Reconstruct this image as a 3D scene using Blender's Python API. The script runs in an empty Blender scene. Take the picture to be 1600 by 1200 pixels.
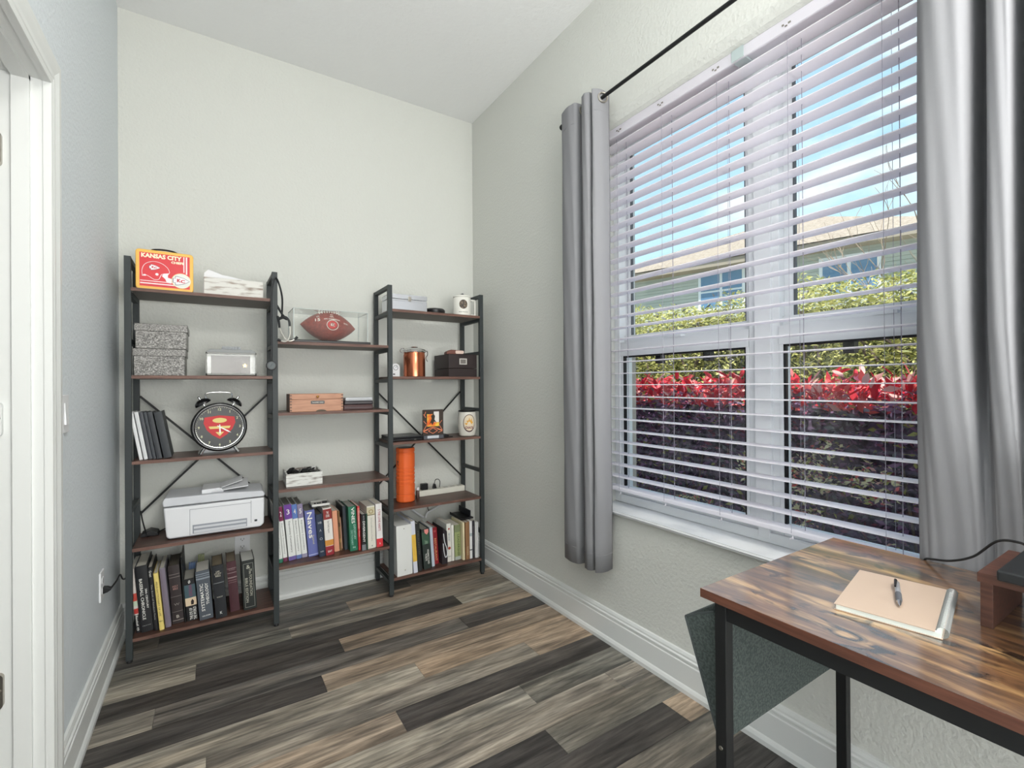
import bpy, math, random
import numpy as np
from mathutils import Matrix, Vector
R_ = random.Random(7)
SC = bpy.context.scene
COL = SC.collection
PI = math.pi

# ---------------------------------------------------------------- camera
cd = bpy.data.cameras.new('camera'); cam = bpy.data.objects.new('camera', cd); COL.objects.link(cam)
cd.sensor_width = 36; cd.lens = 734.32 * 36 / 1600; cd.clip_start = .05; cd.clip_end = 300
_y, _p, _r = math.radians(32.486), math.radians(.135), math.radians(-.393)
fw = Vector((math.sin(_y)*math.cos(_p), math.cos(_y)*math.cos(_p), math.sin(_p)))
rt = Vector((math.cos(_y), -math.sin(_y), 0)); up = rt.cross(fw)
cr = rt*math.cos(_r) + up*math.sin(_r); cu = -rt*math.sin(_r) + up*math.cos(_r)
M = Matrix.Identity(4)
for i in range(3):
    M[i][0], M[i][1], M[i][2] = cr[i], cu[i], -fw[i]
M[2][3] = 1.2
cam.matrix_world = M
SC.camera = cam

# ---------------------------------------------------------------- sky, sun, added fill lights, exposure
SC.view_settings.view_transform = 'Standard'; SC.view_settings.look = 'None'
SC.view_settings.gamma = 1; SC.view_settings.use_curve_mapping = False
SC.view_settings.exposure = 0.28
SC.cycles.max_bounces = 10; SC.cycles.transparent_max_bounces = 24
SC.cycles.use_denoising = True
try: SC.cycles.denoiser = 'OPENIMAGEDENOISE'
except Exception: pass
W = bpy.data.worlds.new('sky'); SC.world = W; W.use_nodes = True
nt = W.node_tree; nt.nodes.clear(); N = nt.nodes.new; L = nt.links.new
out = N('ShaderNodeOutputWorld'); bg = N('ShaderNodeBackground'); tc = N('ShaderNodeTexCoord')
sep = N('ShaderNodeSeparateXYZ'); L(tc.outputs['Generated'], sep.inputs[0])
rmp = N('ShaderNodeValToRGB'); L(sep.outputs['Z'], rmp.inputs[0])
rmp.color_ramp.elements[0].position = 0; rmp.color_ramp.elements[0].color = (.62, .83, .93, 1)
rmp.color_ramp.elements[1].position = .75; rmp.color_ramp.elements[1].color = (.24, .43, .68, 1)
e = rmp.color_ramp.elements.new(.32); e.color = (.40, .62, .76, 1)
mp = N('ShaderNodeMapping'); mp.inputs['Scale'].default_value = (1, 1, 2.2); mp.inputs['Location'].default_value = (.35, .1, .15)
L(tc.outputs['Generated'], mp.inputs[0])
nz = N('ShaderNodeTexNoise'); nz.inputs['Scale'].default_value = 2.6; nz.inputs['Detail'].default_value = 6; nz.inputs['Roughness'].default_value = .55
L(mp.outputs[0], nz.inputs['Vector'])
cr2 = N('ShaderNodeValToRGB'); cr2.color_ramp.elements[0].position = .48; cr2.color_ramp.elements[1].position = .62
L(nz.outputs[0], cr2.inputs[0])
mx = N('ShaderNodeMixRGB'); mx.inputs[2].default_value = (.80, .84, .88, 1); L(cr2.outputs[0], mx.inputs[0]); L(rmp.outputs[0], mx.inputs[1])
L(mx.outputs[0], bg.inputs[0]); bg.inputs[1].default_value = 1.35
L(bg.outputs[0], out.inputs[0])

def lamp(name, kind, loc, target, energy, color=(1, 1, 1), size=None, size_y=None, angle=None):
    l = bpy.data.lights.new(name, kind); l.energy = energy; l.color = color
    if size: l.shape = 'RECTANGLE'; l.size = size; l.size_y = size_y or size
    if angle: l.angle = angle
    o = bpy.data.objects.new(name, l); COL.objects.link(o); o.location = loc
    d = Vector(target) - Vector(loc); o.rotation_euler = d.to_track_quat('-Z', 'Y').to_euler()
    return o
lamp('sun', 'SUN', (0, 0, 20), (9.2, 3.2, 0), 6.5, (1, .96, .9), angle=.01)
lamp('overhead_fill', 'AREA', (.75, -.75, 2.95), (.6, -.6, 0), 36, (1, .985, .95), .7, .7)  # added unseen fill from overhead, no fixture is modelled
lamp('rear_fill', 'AREA', (.6, -1.7, .64), (.3, 3, .58), 31, (.97, .985, 1), 1.8, 1.16)  # added low fill behind the camera, the rear wall has no window
lamp('upward_fill', 'AREA', (.6, -1.1, 1.5), (.6, -.3, 3.0), 52, (1, .99, .97), 1.7, 1.0)  # added unseen fill aimed up, brightens the room off the ceiling
lamp('hall_fill', 'AREA', (-1.1, -.3, 2.6), (-1.1, .2, 0), 1.2, (1, .93, .82), .8, .8)  # added weak warm fill beyond the door, no known source

# ---------------------------------------------------------------- materials
def lin(c):
    return tuple((x/255/12.92 if x/255 <= .04045 else ((x/255+.055)/1.055)**2.4) for x in c)
MATS = {}
def mat(name, rgb, rough=.5, metal=0, spec=.5, alpha=1, trans=0, emit=0, bump=None, noise=None, coat=0, sub=None, ior=1.45):
    """rgb in sRGB 0..255; noise=(rgb2, scale, lo, hi, stretch xyz); bump=(scale, strength)"""
    if name in MATS: return MATS[name]
    m = bpy.data.materials.new(name); m.use_nodes = True; t = m.node_tree
    b = t.nodes['Principled BSDF']
    b.inputs['Base Color'].default_value = (*lin(rgb), 1); b.inputs['Roughness'].default_value = rough
    b.inputs['Metallic'].default_value = metal; b.inputs['Specular IOR Level'].default_value = spec
    b.inputs['Transmission Weight'].default_value = trans; b.inputs['IOR'].default_value = ior
    b.inputs['Coat Weight'].default_value = coat; b.inputs['Alpha'].default_value = alpha
    if emit:
        b.inputs['Emission Color'].default_value = (*lin(rgb), 1); b.inputs['Emission Strength'].default_value = emit
    tcn = None
    if noise or bump:
        tcn = t.nodes.new('ShaderNodeTexCoord')
    if noise:
        mpn = t.nodes.new('ShaderNodeMapping'); mpn.inputs['Scale'].default_value = noise[4] if len(noise) > 4 else (1, 1, 1)
        t.links.new(tcn.outputs['Object'], mpn.inputs[0])
        n = t.nodes.new('ShaderNodeTexNoise'); n.inputs['Scale'].default_value = noise[1]; n.inputs['Detail'].default_value = 6
        t.links.new(mpn.outputs[0], n.inputs['Vector'])
        c = t.nodes.new('ShaderNodeValToRGB'); c.color_ramp.elements[0].position = noise[2]; c.color_ramp.elements[1].position = noise[3]
        c.color_ramp.elements[0].color = (*lin(rgb), 1); c.color_ramp.elements[1].color = (*lin(noise[0]), 1)
        t.links.new(n.outputs[0], c.inputs[0]); t.links.new(c.outputs[0], b.inputs['Base Color'])
    if bump:
        n = t.nodes.new('ShaderNodeTexNoise'); n.inputs['Scale'].default_value = bump[0]; n.inputs['Detail'].default_value = 3
        t.links.new(tcn.outputs['Object'], n.inputs['Vector'])
        bm = t.nodes.new('ShaderNodeBump'); bm.inputs['Strength'].default_value = bump[1]; bm.inputs['Distance'].default_value = .004
        t.links.new(n.outputs[0], bm.inputs['Height']); t.links.new(bm.outputs[0], b.inputs['Normal'])
    if sub is not None:      # translucent mix
        tr = t.nodes.new('ShaderNodeBsdfTranslucent'); tr.inputs[0].default_value = (*lin(rgb), 1)
        ms = t.nodes.new('ShaderNodeMixShader'); ms.inputs[0].default_value = sub
        o = t.nodes['Material Output']
        t.links.new(b.outputs[0], ms.inputs[1]); t.links.new(tr.outputs[0], ms.inputs[2]); t.links.new(ms.outputs[0], o.inputs[0])
    MATS[name] = m
    return m

def flat(name, rgb, rough=.6, **k): return mat('flat_'+name, rgb, rough, **k)
wall_m = mat('wall_paint', (212, 213, 207), .85, spec=.25, bump=(75, .7))
ceil_m = mat('ceiling_paint', (236, 237, 236), .9, spec=.2, bump=(45, .5))
trim_m = mat('trim_paint', (222, 224, 222), .35)
metal_b = mat('black_powder_steel', (52, 57, 58), .5, spec=.4)
desk_steel = mat('desk_black_steel', (26, 27, 28), .5, spec=.4)
black = mat('black_plastic', (24, 24, 26), .4)
white_pl = mat('white_plastic', (232, 233, 235), .4)
vinyl = mat('window_vinyl', (228, 231, 233), .35)
chrome = mat('chrome', (225, 225, 225), .12, metal=1)
nickel = mat('satin_nickel', (170, 165, 155), .35, metal=1)
paper = mat('paper', (226, 220, 205), .9, noise=((205, 196, 176), 60, .4, .7, (1, 1, 30)))
blind_m = mat('blind_white', (250, 248, 252), .35, sub=.55)
curtain_m = mat('curtain_fabric', (156, 156, 159), .9, spec=.1, bump=(900, .12), sub=.22)
lining_m = mat('curtain_seam', (30, 30, 34), .9)

def wood_shelf():
    return mat('walnut_shelf', (62, 42, 36), .38, noise=((104, 74, 62), 9, .35, .7, (.9, 14, 14)), spec=.5)
shelf_m = wood_shelf()
shelf_edge = mat('walnut_edge', (92, 64, 55), .5, noise=((122, 90, 78), 9, .35, .7, (1, 14, 14)))

def plank_mat():
    m = bpy.data.materials.new('floor_plank'); m.use_nodes = True; t = m.node_tree; n = t.nodes.new; l = t.links.new
    b = t.nodes['Principled BSDF']; b.inputs['Roughness'].default_value = .42; b.inputs['Specular IOR Level'].default_value = .4
    tcn = n('ShaderNodeTexCoord'); oi = n('ShaderNodeObjectInfo')
    add = n('ShaderNodeVectorMath'); add.operation = 'ADD'
    mul = n('ShaderNodeVectorMath'); mul.operation = 'SCALE'; mul.inputs[3].default_value = 37.0
    cmb = n('ShaderNodeCombineXYZ'); l(oi.outputs['Random'], cmb.inputs[0]); l(oi.outputs['Random'], cmb.inputs[1])
    l(cmb.outputs[0], mul.inputs[0]); l(tcn.outputs['Object'], add.inputs[0]); l(mul.outputs[0], add.inputs[1])
    def streak(sc, sx, sy, lo, hi, det=5):
        mp_ = n('ShaderNodeMapping'); mp_.inputs['Scale'].default_value = (sx, sy, 1); l(add.outputs[0], mp_.inputs[0])
        z = n('ShaderNodeTexNoise'); z.inputs['Scale'].default_value = sc; z.inputs['Detail'].default_value = det; z.inputs['Roughness'].default_value = .6
        z.inputs['Distortion'].default_value = .35
        l(mp_.outputs[0], z.inputs['Vector'])
        r = n('ShaderNodeMapRange'); r.inputs[1].default_value = lo; r.inputs[2].default_value = hi; l(z.outputs[0], r.inputs[0]); return r.outputs[0]
    s1 = streak(2.2, .8, 9, .36, .64, 8); s2 = streak(9, .8, 9, .36, .66, 10); s3 = streak(1.1, .9, 5, .38, .66)
    # dark streaks, light streaks, warm patches over the plank's own tint
    m1 = n('ShaderNodeMixRGB'); m1.blend_type = 'MULTIPLY'; m1.inputs[0].default_value = 1
    r1 = n('ShaderNodeValToRGB'); r1.color_ramp.elements[0].color = (.42, .42, .42, 1); r1.color_ramp.elements[1].color = (1.6, 1.57, 1.5, 1); l(s1, r1.inputs[0])
    l(oi.outputs['Color'], m1.inputs[1]); l(r1.outputs[0], m1.inputs[2])
    m2 = n('ShaderNodeMixRGB'); m2.blend_type = 'MULTIPLY'; m2.inputs[0].default_value = 1
    r2 = n('ShaderNodeValToRGB'); r2.color_ramp.elements[0].color = (.55, .55, .55, 1); r2.color_ramp.elements[1].color = (1.2, 1.2, 1.2, 1); l(s2, r2.inputs[0])
    l(m1.outputs[0], m2.inputs[1]); l(r2.outputs[0], m2.inputs[2])
    m3 = n('ShaderNodeMixRGB'); m3.blend_type = 'MULTIPLY'; l(s3, m3.inputs[0]); m3.inputs[2].default_value = (1.03, .96, .89, 1)
    l(m2.outputs[0], m3.inputs[1])
    l(m3.outputs[0], b.inputs['Base Color'])
    bm = n('ShaderNodeBump'); bm.inputs['Strength'].default_value = .12; bm.inputs['Distance'].default_value = .002
    l(s2, bm.inputs['Height']); l(bm.outputs[0], b.inputs['Normal'])
    return m
plank_m = plank_mat()

def desk_mat():
    m = bpy.data.materials.new('rustic_burnt_wood'); m.use_nodes = True; t = m.node_tree; n = t.nodes.new; l = t.links.new
    b = t.nodes['Principled BSDF']; b.inputs['Roughness'].default_value = .35; b.inputs['Coat Weight'].default_value = 1; b.inputs['Coat Roughness'].default_value = .16; b.inputs['Coat IOR'].default_value = 3.0
    tcn = n('ShaderNodeTexCoord')
    def nse(sc, sx, sy, lo, hi, det=6, dist=.6, off=0):
        mp_ = n('ShaderNodeMapping'); mp_.inputs['Scale'].default_value = (sx, sy, 1); mp_.inputs['Location'].default_value = (off, off, 0); l(tcn.outputs['Object'], mp_.inputs[0])
        z = n('ShaderNodeTexNoise'); z.inputs['Scale'].default_value = sc; z.inputs['Detail'].default_value = det; z.inputs['Distortion'].default_value = dist
        l(mp_.outputs[0], z.inputs['Vector'])
        r = n('ShaderNodeMapRange'); r.inputs[1].default_value = lo; r.inputs[2].default_value = hi; l(z.outputs[0], r.inputs[0]); return r.outputs[0]
    g = nse(5, 5.5, .9, .3, .7)
    r1 = n('ShaderNodeValToRGB'); e_ = r1.color_ramp.elements
    e_[0].position = 0; e_[0].color = (*lin((62, 44, 32)), 1); e_[1].position = 1; e_[1].color = (*lin((204, 164, 112)), 1)
    k = e_.new(.5); k.color = (*lin((122, 86, 56)), 1); l(g, r1.inputs[0])
    d = nse(11, 2.0, .9, .53, .64, 5, 1.2, 3.1)
    m2 = n('ShaderNodeMixRGB'); l(d, m2.inputs[0]); l(r1.outputs[0], m2.inputs[1]); m2.inputs[2].default_value = (*lin((48, 34, 24)), 1)
    f = nse(30, 7, .8, .35, .75, 8, .2, 1.7)
    m3 = n('ShaderNodeMixRGB'); m3.blend_type = 'MULTIPLY'; l(f, m3.inputs[0]); l(m2.outputs[0], m3.inputs[1]); m3.inputs[2].default_value = (.6, .55, .5, 1)
    l(m3.outputs[0], b.inputs['Base Color'])
    return m
desk_top_m = desk_mat()
desk_edge = mat('desk_edge_wood', (84, 50, 38), .45, noise=((108, 68, 52), 10, .35, .7, (14, 1, 14)))
marble = mat('marble_sill', (226, 227, 228), .2, noise=((198, 201, 205), 7, .45, .7, (1, .6, 1)))

def glass_mat(name, tint=(1, 1, 1), fac=.045):
    m = bpy.data.materials.new(name); m.use_nodes = True; t = m.node_tree; t.nodes.clear(); n = t.nodes.new; l = t.links.new
    o = n('ShaderNodeOutputMaterial'); tr = n('ShaderNodeBsdfTransparent'); tr.inputs[0].default_value = (*tint, 1)
    gl = n('ShaderNodeBsdfGlossy'); gl.inputs['Roughness'].default_value = .03; mxs = n('ShaderNodeMixShader')
    lw = n('ShaderNodeLayerWeight'); lw.inputs[0].default_value = .5      # Schlick reflectance, the same from both sides
    pw5 = n('ShaderNodeMath'); pw5.operation = 'POWER'; pw5.inputs[1].default_value = 5; l(lw.outputs['Facing'], pw5.inputs[0])
    ma = n('ShaderNodeMath'); ma.operation = 'MULTIPLY_ADD'; ma.inputs[1].default_value = 1-fac; ma.inputs[2].default_value = fac; l(pw5.outputs[0], ma.inputs[0])
    l(ma.outputs[0], mxs.inputs[0]); l(tr.outputs[0], mxs.inputs[1]); l(gl.outputs[0], mxs.inputs[2]); l(mxs.outputs[0], o.inputs[0])
    return m
pane_m = glass_mat('window_glass', (.97, .985, .98))
acrylic = glass_mat('clear_acrylic', (.992, .996, .993), .02)

# ---------------------------------------------------------------- geometry helpers
class MB:
    def __init__(s): s.v = []; s.f = []; s.mi = []; s.cur = 0
    def add(s, vs, fs):
        o = len(s.v); s.v += [tuple(q) for q in vs]; s.f += [[i+o for i in f] for f in fs]; s.mi += [s.cur]*len(fs); return s
    def box(s, x0, x1, y0, y1, z0, z1, mtx=None):
        vs = [(x, y, z) for z in (z0, z1) for y in (y0, y1) for x in (x0, x1)]
        if mtx is not None: vs = [tuple(mtx @ Vector(q)) for q in vs]
        return s.add(vs, [(0, 2, 3, 1), (4, 5, 7, 6), (0, 1, 5, 4), (2, 6, 7, 3), (0, 4, 6, 2), (1, 3, 7, 5)])
    def prism(s, pts, axis, d0, d1):
        """2D outline extruded along axis. axis x: pts=(y,z); y: (x,z); z: (x,y)"""
        def P3(p, d): return {'x': (d, p[0], p[1]), 'y': (p[0], d, p[1]), 'z': (p[0], p[1], d)}[axis]
        n = len(pts)
        vs = [P3(p, d0) for p in pts] + [P3(p, d1) for p in pts]
        a = sum(pts[i][0]*pts[(i+1) % n][1]-pts[(i+1) % n][0]*pts[i][1] for i in range(n)) > 0
        flip = (a and axis in 'xz') or (not a and axis == 'y')
        fs = [list(range(n))[::-1], list(range(n, 2*n))] + [(i, (i+1) % n, n+(i+1) % n, n+i) for i in range(n)]
        if not flip: fs = [list(f)[::-1] for f in fs]
        return s.add(vs, fs)
    def lathe(s, prof, n=24, c=(0, 0, 0), axis='z', cap=True):
        """prof = [(r, h)...]"""
        vs = []
        for r, h in prof:
            for k in range(n):
                a = 2*PI*k/n; p = (r*math.cos(a), r*math.sin(a), h)
                if axis == 'y': p = (p[0], h, -p[1])
                if axis == 'x': p = (h, p[0], p[1])
                vs.append((c[0]+p[0], c[1]+p[1], c[2]+p[2]))
        m = len(prof); fs = []
        for j in range(m-1):
            for k in range(n): fs.append((j*n+k, j*n+(k+1) % n, (j+1)*n+(k+1) % n, (j+1)*n+k))
        if cap: fs.append(list(range(n))[::-1]); fs.append([(m-1)*n+k for k in range(n)])
        return s.add(vs, fs)
    def tube(s, pts, r, n=8, closed=False):
        pts = [Vector(p) for p in pts]; m = len(pts); vs = []; prev = None
        rr = r if isinstance(r, (list, tuple)) else [r]*m
        for i, p in enumerate(pts):
            if closed: d = pts[(i+1) % m]-pts[i-1]
            else: d = pts[min(i+1, m-1)]-pts[max(i-1, 0)]
            d.normalize()
            if prev is None:
                a = d.orthogonal().normalized()
            else:
                a = prev - d*prev.dot(d)
                a = a.normalized() if a.length > 1e-6 else d.orthogonal().normalized()
            prev = a; b = d.cross(a)
            for k in range(n):
                t = 2*PI*k/n; vs.append(p+(a*math.cos(t)+b*math.sin(t))*rr[i])
        fs = []
        for i in range(m if closed else m-1):
            for k in range(n):
                j = (i+1) % m; fs.append((i*n+k, i*n+(k+1) % n, j*n+(k+1) % n, j*n+k))
        if not closed: fs.append(list(range(n))[::-1]); fs.append([(m-1)*n+k for k in range(n)])
        return s.add(vs, fs)
    def grid(s, P, nu, nv):
        vs = [P(i/nu, j/nv) for j in range(nv+1) for i in range(nu+1)]
        return s.add(vs, [(j*(nu+1)+i, j*(nu+1)+i+1, (j+1)*(nu+1)+i+1, (j+1)*(nu+1)+i) for j in range(nv) for i in range(nu)])

def smooth_pts(pts, k=4):
    """Catmull-Rom through points"""
    P = [Vector(p) for p in pts]; P = [P[0]*2-P[1]] + P + [P[-1]*2-P[-2]]; out_ = []
    for i in range(1, len(P)-2):
        for j in range(k):
            t = j/k; a, b, c, d = P[i-1:i+3]
            out_.append(.5*((2*b)+(-a+c)*t+(2*a-5*b+4*c-d)*t*t+(-a+3*b-3*c+d)*t**3))
    out_.append(P[-2]); return out_

ROOTM = {}
def root_of(o):
    while o.parent: o = o.parent
    return o
def tag(o, label=None, cat=None, group=None, kind=None):
    if label: o['label'] = label
    if cat: o['category'] = cat
    if group: o['group'] = group
    if kind: o['kind'] = kind
    return o
def thing(name, label, cat, loc=(0, 0, 0), rot=(0, 0, 0), group=None):
    o = bpy.data.objects.new(name, None); COL.objects.link(o); o.empty_display_size = .05
    o.location = loc; o.rotation_euler = rot
    ROOTM[o.name] = (Matrix.Translation(loc) @ __import__('mathutils').Euler(rot).to_matrix().to_4x4()).inverted()
    return tag(o, label, cat, group)
def build(name, mb, m, parent=None, smooth=False, bevel=0, world=False, label=None, kind=None, color=None, seg=2):
    me = bpy.data.meshes.new(name); vs = mb.v
    if parent is not None and world:
        iv = ROOTM.get(root_of(parent).name)
        if iv is not None: vs = [tuple(iv @ Vector(q)) for q in vs]
    me.from_pydata(vs, [], mb.f)
    ms = m if isinstance(m, (list, tuple)) else [m]
    for q in ms: me.materials.append(q)
    if len(ms) > 1: me.polygons.foreach_set('material_index', mb.mi)
    if smooth: me.polygons.foreach_set('use_smooth', [True]*len(me.polygons))
    me.update()
    o = bpy.data.objects.new(name, me); COL.objects.link(o)
    if parent is not None: o.parent = parent
    if bevel:
        b = o.modifiers.new('bevel', 'BEVEL'); b.width = bevel; b.segments = seg; b.limit_method = 'ANGLE'; b.angle_limit = .7
    if smooth:
        try: me.set_sharp_from_angle(angle=.7)
        except Exception: pass
    if label: o['label'] = label
    if kind: o['kind'] = kind
    if color: o.color = (*lin(color), 1)
    return o
def struct(name, mb, m, parent=None, **k):
    o = build(name, mb, m, parent, **k)
    if parent is None: o['kind'] = 'structure'
    return o

def text_verts(s, bold=0):
    c = bpy.data.curves.new('t', 'FONT'); c.body = s; c.align_x = 'CENTER'; c.align_y = 'CENTER'; c.offset = bold; c.resolution_u = 2
    c.space_line = .9
    ob = bpy.data.objects.new('t', c); me = bpy.data.meshes.new_from_object(ob)
    vs = [tuple(v.co) for v in me.vertices]; fs = [list(p.vertices) for p in me.polygons]
    bpy.data.objects.remove(ob); bpy.data.meshes.remove(me); bpy.data.curves.remove(c)
    return vs, fs
def text(mb, s, c, u, v, w=None, h=None, bold=0, shear=0):
    """fit text s into width w (along u) and height h (along v) centred at c"""
    vs, fs = text_verts(s, bold)
    if not vs: return mb
    x0, x1 = min(q[0] for q in vs), max(q[0] for q in vs); y0, y1 = min(q[1] for q in vs), max(q[1] for q in vs)
    sx = w/(x1-x0) if w else h/(y1-y0); sy = h/(y1-y0) if h else sx
    c, u, v = Vector(c), Vector(u), Vector(v)
    return mb.add([c+u*((q[0]-(x0+x1)/2)*sx+shear*(q[1]-(y0+y1)/2)*sy)+v*((q[1]-(y0+y1)/2)*sy) for q in vs], fs)
def poly(mb, pts, c, u, v):
    c, u, v = Vector(c), Vector(u), Vector(v)
    return mb.add([c+u*a+v*b for a, b in pts], [list(range(len(pts)))])
def ell(rx, ry, n=28, cx=0, cy=0, a0=0, a1=2*PI): return [(cx+rx*math.cos(a0+(a1-a0)*k/n), cy+ry*math.sin(a0+(a1-a0)*k/n)) for k in range(n)]
XP, ZP, XN, ZN = (1, 0, 0), (0, 0, 1), (-1, 0, 0), (0, 0, -1)

# ================================================================ ROOM
XL, XR, YB, H = -.384, 1.560, 2.956, 3.057
YR = -1.75          # wall behind the camera
OPY0, OPY1, OPZ0, OPZ1 = .232, 1.682, .61, 2.400      # window opening
DY0, DY1, DZ = .84, 1.752, 2.035                         # door opening in the left wall
b = MB(); b.box(-1.75, XR+.02, YR-.1, YB+.05, -.12, -.012); floor = struct('floor', b, mat('subfloor', (40, 38, 36), .9))
b = MB(); b.box(-1.75, XR+.2, YR-.1, YB+.12, H, H+.1); struct('ceiling', b, ceil_m)
b = MB(); b.box(XL-.12, XR+.2, YB, YB+.12, 0, H); struct('wall_back', b, wall_m)
b = MB()
b.box(XR, XR+.2, OPY1, YB, 0, H); b.box(XR, XR+.2, YR, OPY0, 0, H); b.box(XR, XR+.2, OPY0, OPY1, 0, OPZ0); b.prism([(XR, OPZ1+.045), (XR+.006, OPZ1+.030), (XR+.018, OPZ1+.012), (XR+.034, OPZ1+.002), (XR+.2, OPZ1), (XR+.2, H), (XR, H)], 'y', OPY0, OPY1)
struct('wall_right', b, wall_m)
wall_l = mat('wall_paint_lightened', (220, 226, 230), .7, spec=.35, bump=(75, .8))  # same paint as the other walls, colour lightened in place of light
b = MB(); b.box(XL-.11, XL, DY1+.02, YB, 0, H); b.box(XL-.11, XL, YR, DY0-.02, 0, H); b.box(XL-.11, XL, DY0-.02, DY1+.02, DZ+.02, H)
struct('wall_left', b, wall_l)
b = MB(); b.box(XL, XR+.2, YR-.1, YR, 0, H); struct('wall_rear', b, wall_m)
b = MB(); b.box(-1.75, -1.65, YR-.1, YB+.1, 0, H); b.box(-1.65, XL-.11, YR-.1, YR, 0, H); b.box(-1.65, XL-.11, 2.6, 2.7, 0, H); struct('wall_hall', b, wall_m)

# floor planks: rows .1257 m wide running along the back wall
TONE = {'k': (78, 75, 74), 'd': (106, 103, 100), 'g': (120, 118, 112), 'l': (160, 155, 146), 't': (156, 142, 128), 'o': (172, 154, 136), 's': (138, 132, 124)}
ends = {12: [(.618, 'd', 't')], 11: [(.3124, 'g', 's')], 10: [(-.066, 'l', 'k')], 9: [(.499, 'k', 't')], 8: [(-.186, 's', 'd'), (1.066, None, 'k')],
        7: [(.375, 'k', 't')], 6: [(.731, 'l', 'o')], 5: [(-.0235, 'l', 's'), (1.22, None, 'o')], 4: [(.564, 't', 'k')], 3: [(1.026, 'l', 'g')], 2: [(.15, 'g', 's')],
        1: [(-.25, 'l', 'k')], 0: [(1.426, 'k', 'o')], 13: [(1.0, 'd', 's')], 14: [(.2, 'd', 'g')]}
pw = .1257
for row in range(-22, 15):
    y0 = 1.0732 + pw*row; y1 = min(y0+pw, YB)
    if y0 >= YB: continue
    e = ends.get(row)
    if e:
        xs = [x for x, _, _ in e]; segs = []
        left = e[0][1]; x = xs[0]
        cuts = [xs[0]-1.22*k for k in (2, 1)] + xs
        cuts = [-1.7] + [c for c in cuts if c > -1.6]
        last = xs[-1]
        while cuts[-1]+1.22 < XR: cuts.append(cuts[-1]+1.22)
        cuts.append(XR)
        tones = []
        for i in range(len(cuts)-1):
            a, c = cuts[i], cuts[i+1]; tn = None
            for (ex, tl, tr) in e:
                if abs(c-ex) < 1e-6 and tl: tn = tl
                if abs(a-ex) < 1e-6: tn = tr
            tones.append(tn or R_.choice('kdgls'))
    else:
        off = R_.uniform(0, 1.2); cuts = [-1.7]+[c for c in (-1.6+off+1.22*k for k in range(3)) if c < XR-.1]+[XR]
        tones = [R_.choice('kdglts') for _ in range(len(cuts)-1)]
    for i in range(len(cuts)-1):
        g = .0006
        b = MB(); b.box(cuts[i]+g, cuts[i+1]-g, y0+g, y1-g, -.012, 0)
        t = TONE[tones[i]]; j = R_.uniform(.94, 1.06)
        build('plank', b, plank_m, floor, color=tuple(min(255, q*j*1.0) for q in t))

# baseboards: stepped profile (d = off the wall, z)
BP = [(0, 0), (.026, 0), (.026, .016), (.021, .026), (.017, .030), (.017, .110), (.0135, .113), (.0135, .120), (.016, .123), (.016, .129), (.011, .133), (.011, .140), (.007, .150), (0, .152)]
b = MB(); b.prism([(YB-d, z) for d, z in BP], 'x', XL, XR); struct('baseboard_back', b, trim_m)
b = MB(); b.prism([(XR-d, z) for d, z in BP], 'y', YR, YB); struct('baseboard_right', b, trim_m)
b = MB(); b.prism([(XL+d, z) for d, z in BP], 'y', DY1+.08, YB); struct('baseboard_left', b, trim_m)
# door casing, jamb, stop
CP = [(0, 0), (0, .017), (.012, .019), (.016, .014), (.022, .018), (.030, .018), (.034, .014), (.044, .0145), (.066, .020), (.084, .020), (.084, 0)]
cas = MB()
def casing_leg(y_of, z_of):       # profile swept between two mitred ends; y_of/z_of give the end points for profile offset a
    n = len(CP); vs = []
    for e_ in (0, 1): vs += [(XL+t, y_of(a, e_), z_of(a, e_)) for a, t in CP]
    fs = [list(range(n))[::-1], list(range(n, 2*n))] + [(i, (i+1) % n, n+(i+1) % n, n+i) for i in range(n)]
    cas.add(vs, fs)
zt_ = DZ-.004
casing_leg(lambda a, e_: DY1-.004+a, lambda a, e_: 0 if e_ == 0 else zt_+a)
casing_leg(lambda a, e_: DY0+.004-a, lambda a, e_: 0 if e_ == 0 else zt_+a)
casing_leg(lambda a, e_: DY0+.004-a if e_ == 0 else DY1-.004+a, lambda a, e_: zt_+a)
struct('trim_1', cas, trim_m)
d1 = MB(); d1.box(XL-.13, XL, DY1, DY1+.02, 0, DZ+.02); d1.box(XL-.13, XL, DY0-.02, DY0, 0, DZ+.02); d1.box(XL-.13, XL, DY0, DY1, DZ, DZ+.02)
door = struct('door_1', d1, trim_m)
st = MB(); st.box(XL-.060, XL-.025, DY1-.011, DY1, 0, DZ); st.box(XL-.060, XL-.025, DY0, DY0+.011, 0, DZ); st.box(XL-.060, XL-.025, DY0, DY1, DZ-.011, DZ)
build('door_stop', st, trim_m, door)
for z, m_ in ((1.825, nickel), (1.120, trim_m), (.415, nickel)):
    hb = MB(); hz = []
    for k in range(7): a = PI/2*k/6; hz.append((-.001+XL-.085+.012*math.sin(a)-.004, z+.034+.012*math.cos(a)))
    for k in range(7): a = PI/2*k/6; hz.append((-.001+XL-.085+.012*math.cos(a)-.004, z-.034-.012*math.sin(a)))
    hz += [(XL-.125, z-.046), (XL-.125, z+.046)]
    hb.prism(hz, 'y', DY1-.0135, DY1-.0005)
    h = build('hinge', hb, m_, door)
    sb = MB()
    for q in (-.025, .003, .028): sb.lathe([(.004, 0), (.003, -.0012)], 10, (XL-.088 if q != .003 else XL-.084, DY1-.0135, z+q), 'y')
    build('screw', sb, nickel, h)
dl = MB(); dl.box(XL-.95, XL-.13, DY1-.045, DY1-.012, .01, DZ-.01); build('door_leaf', dl, trim_m, door, bevel=.002)

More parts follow.
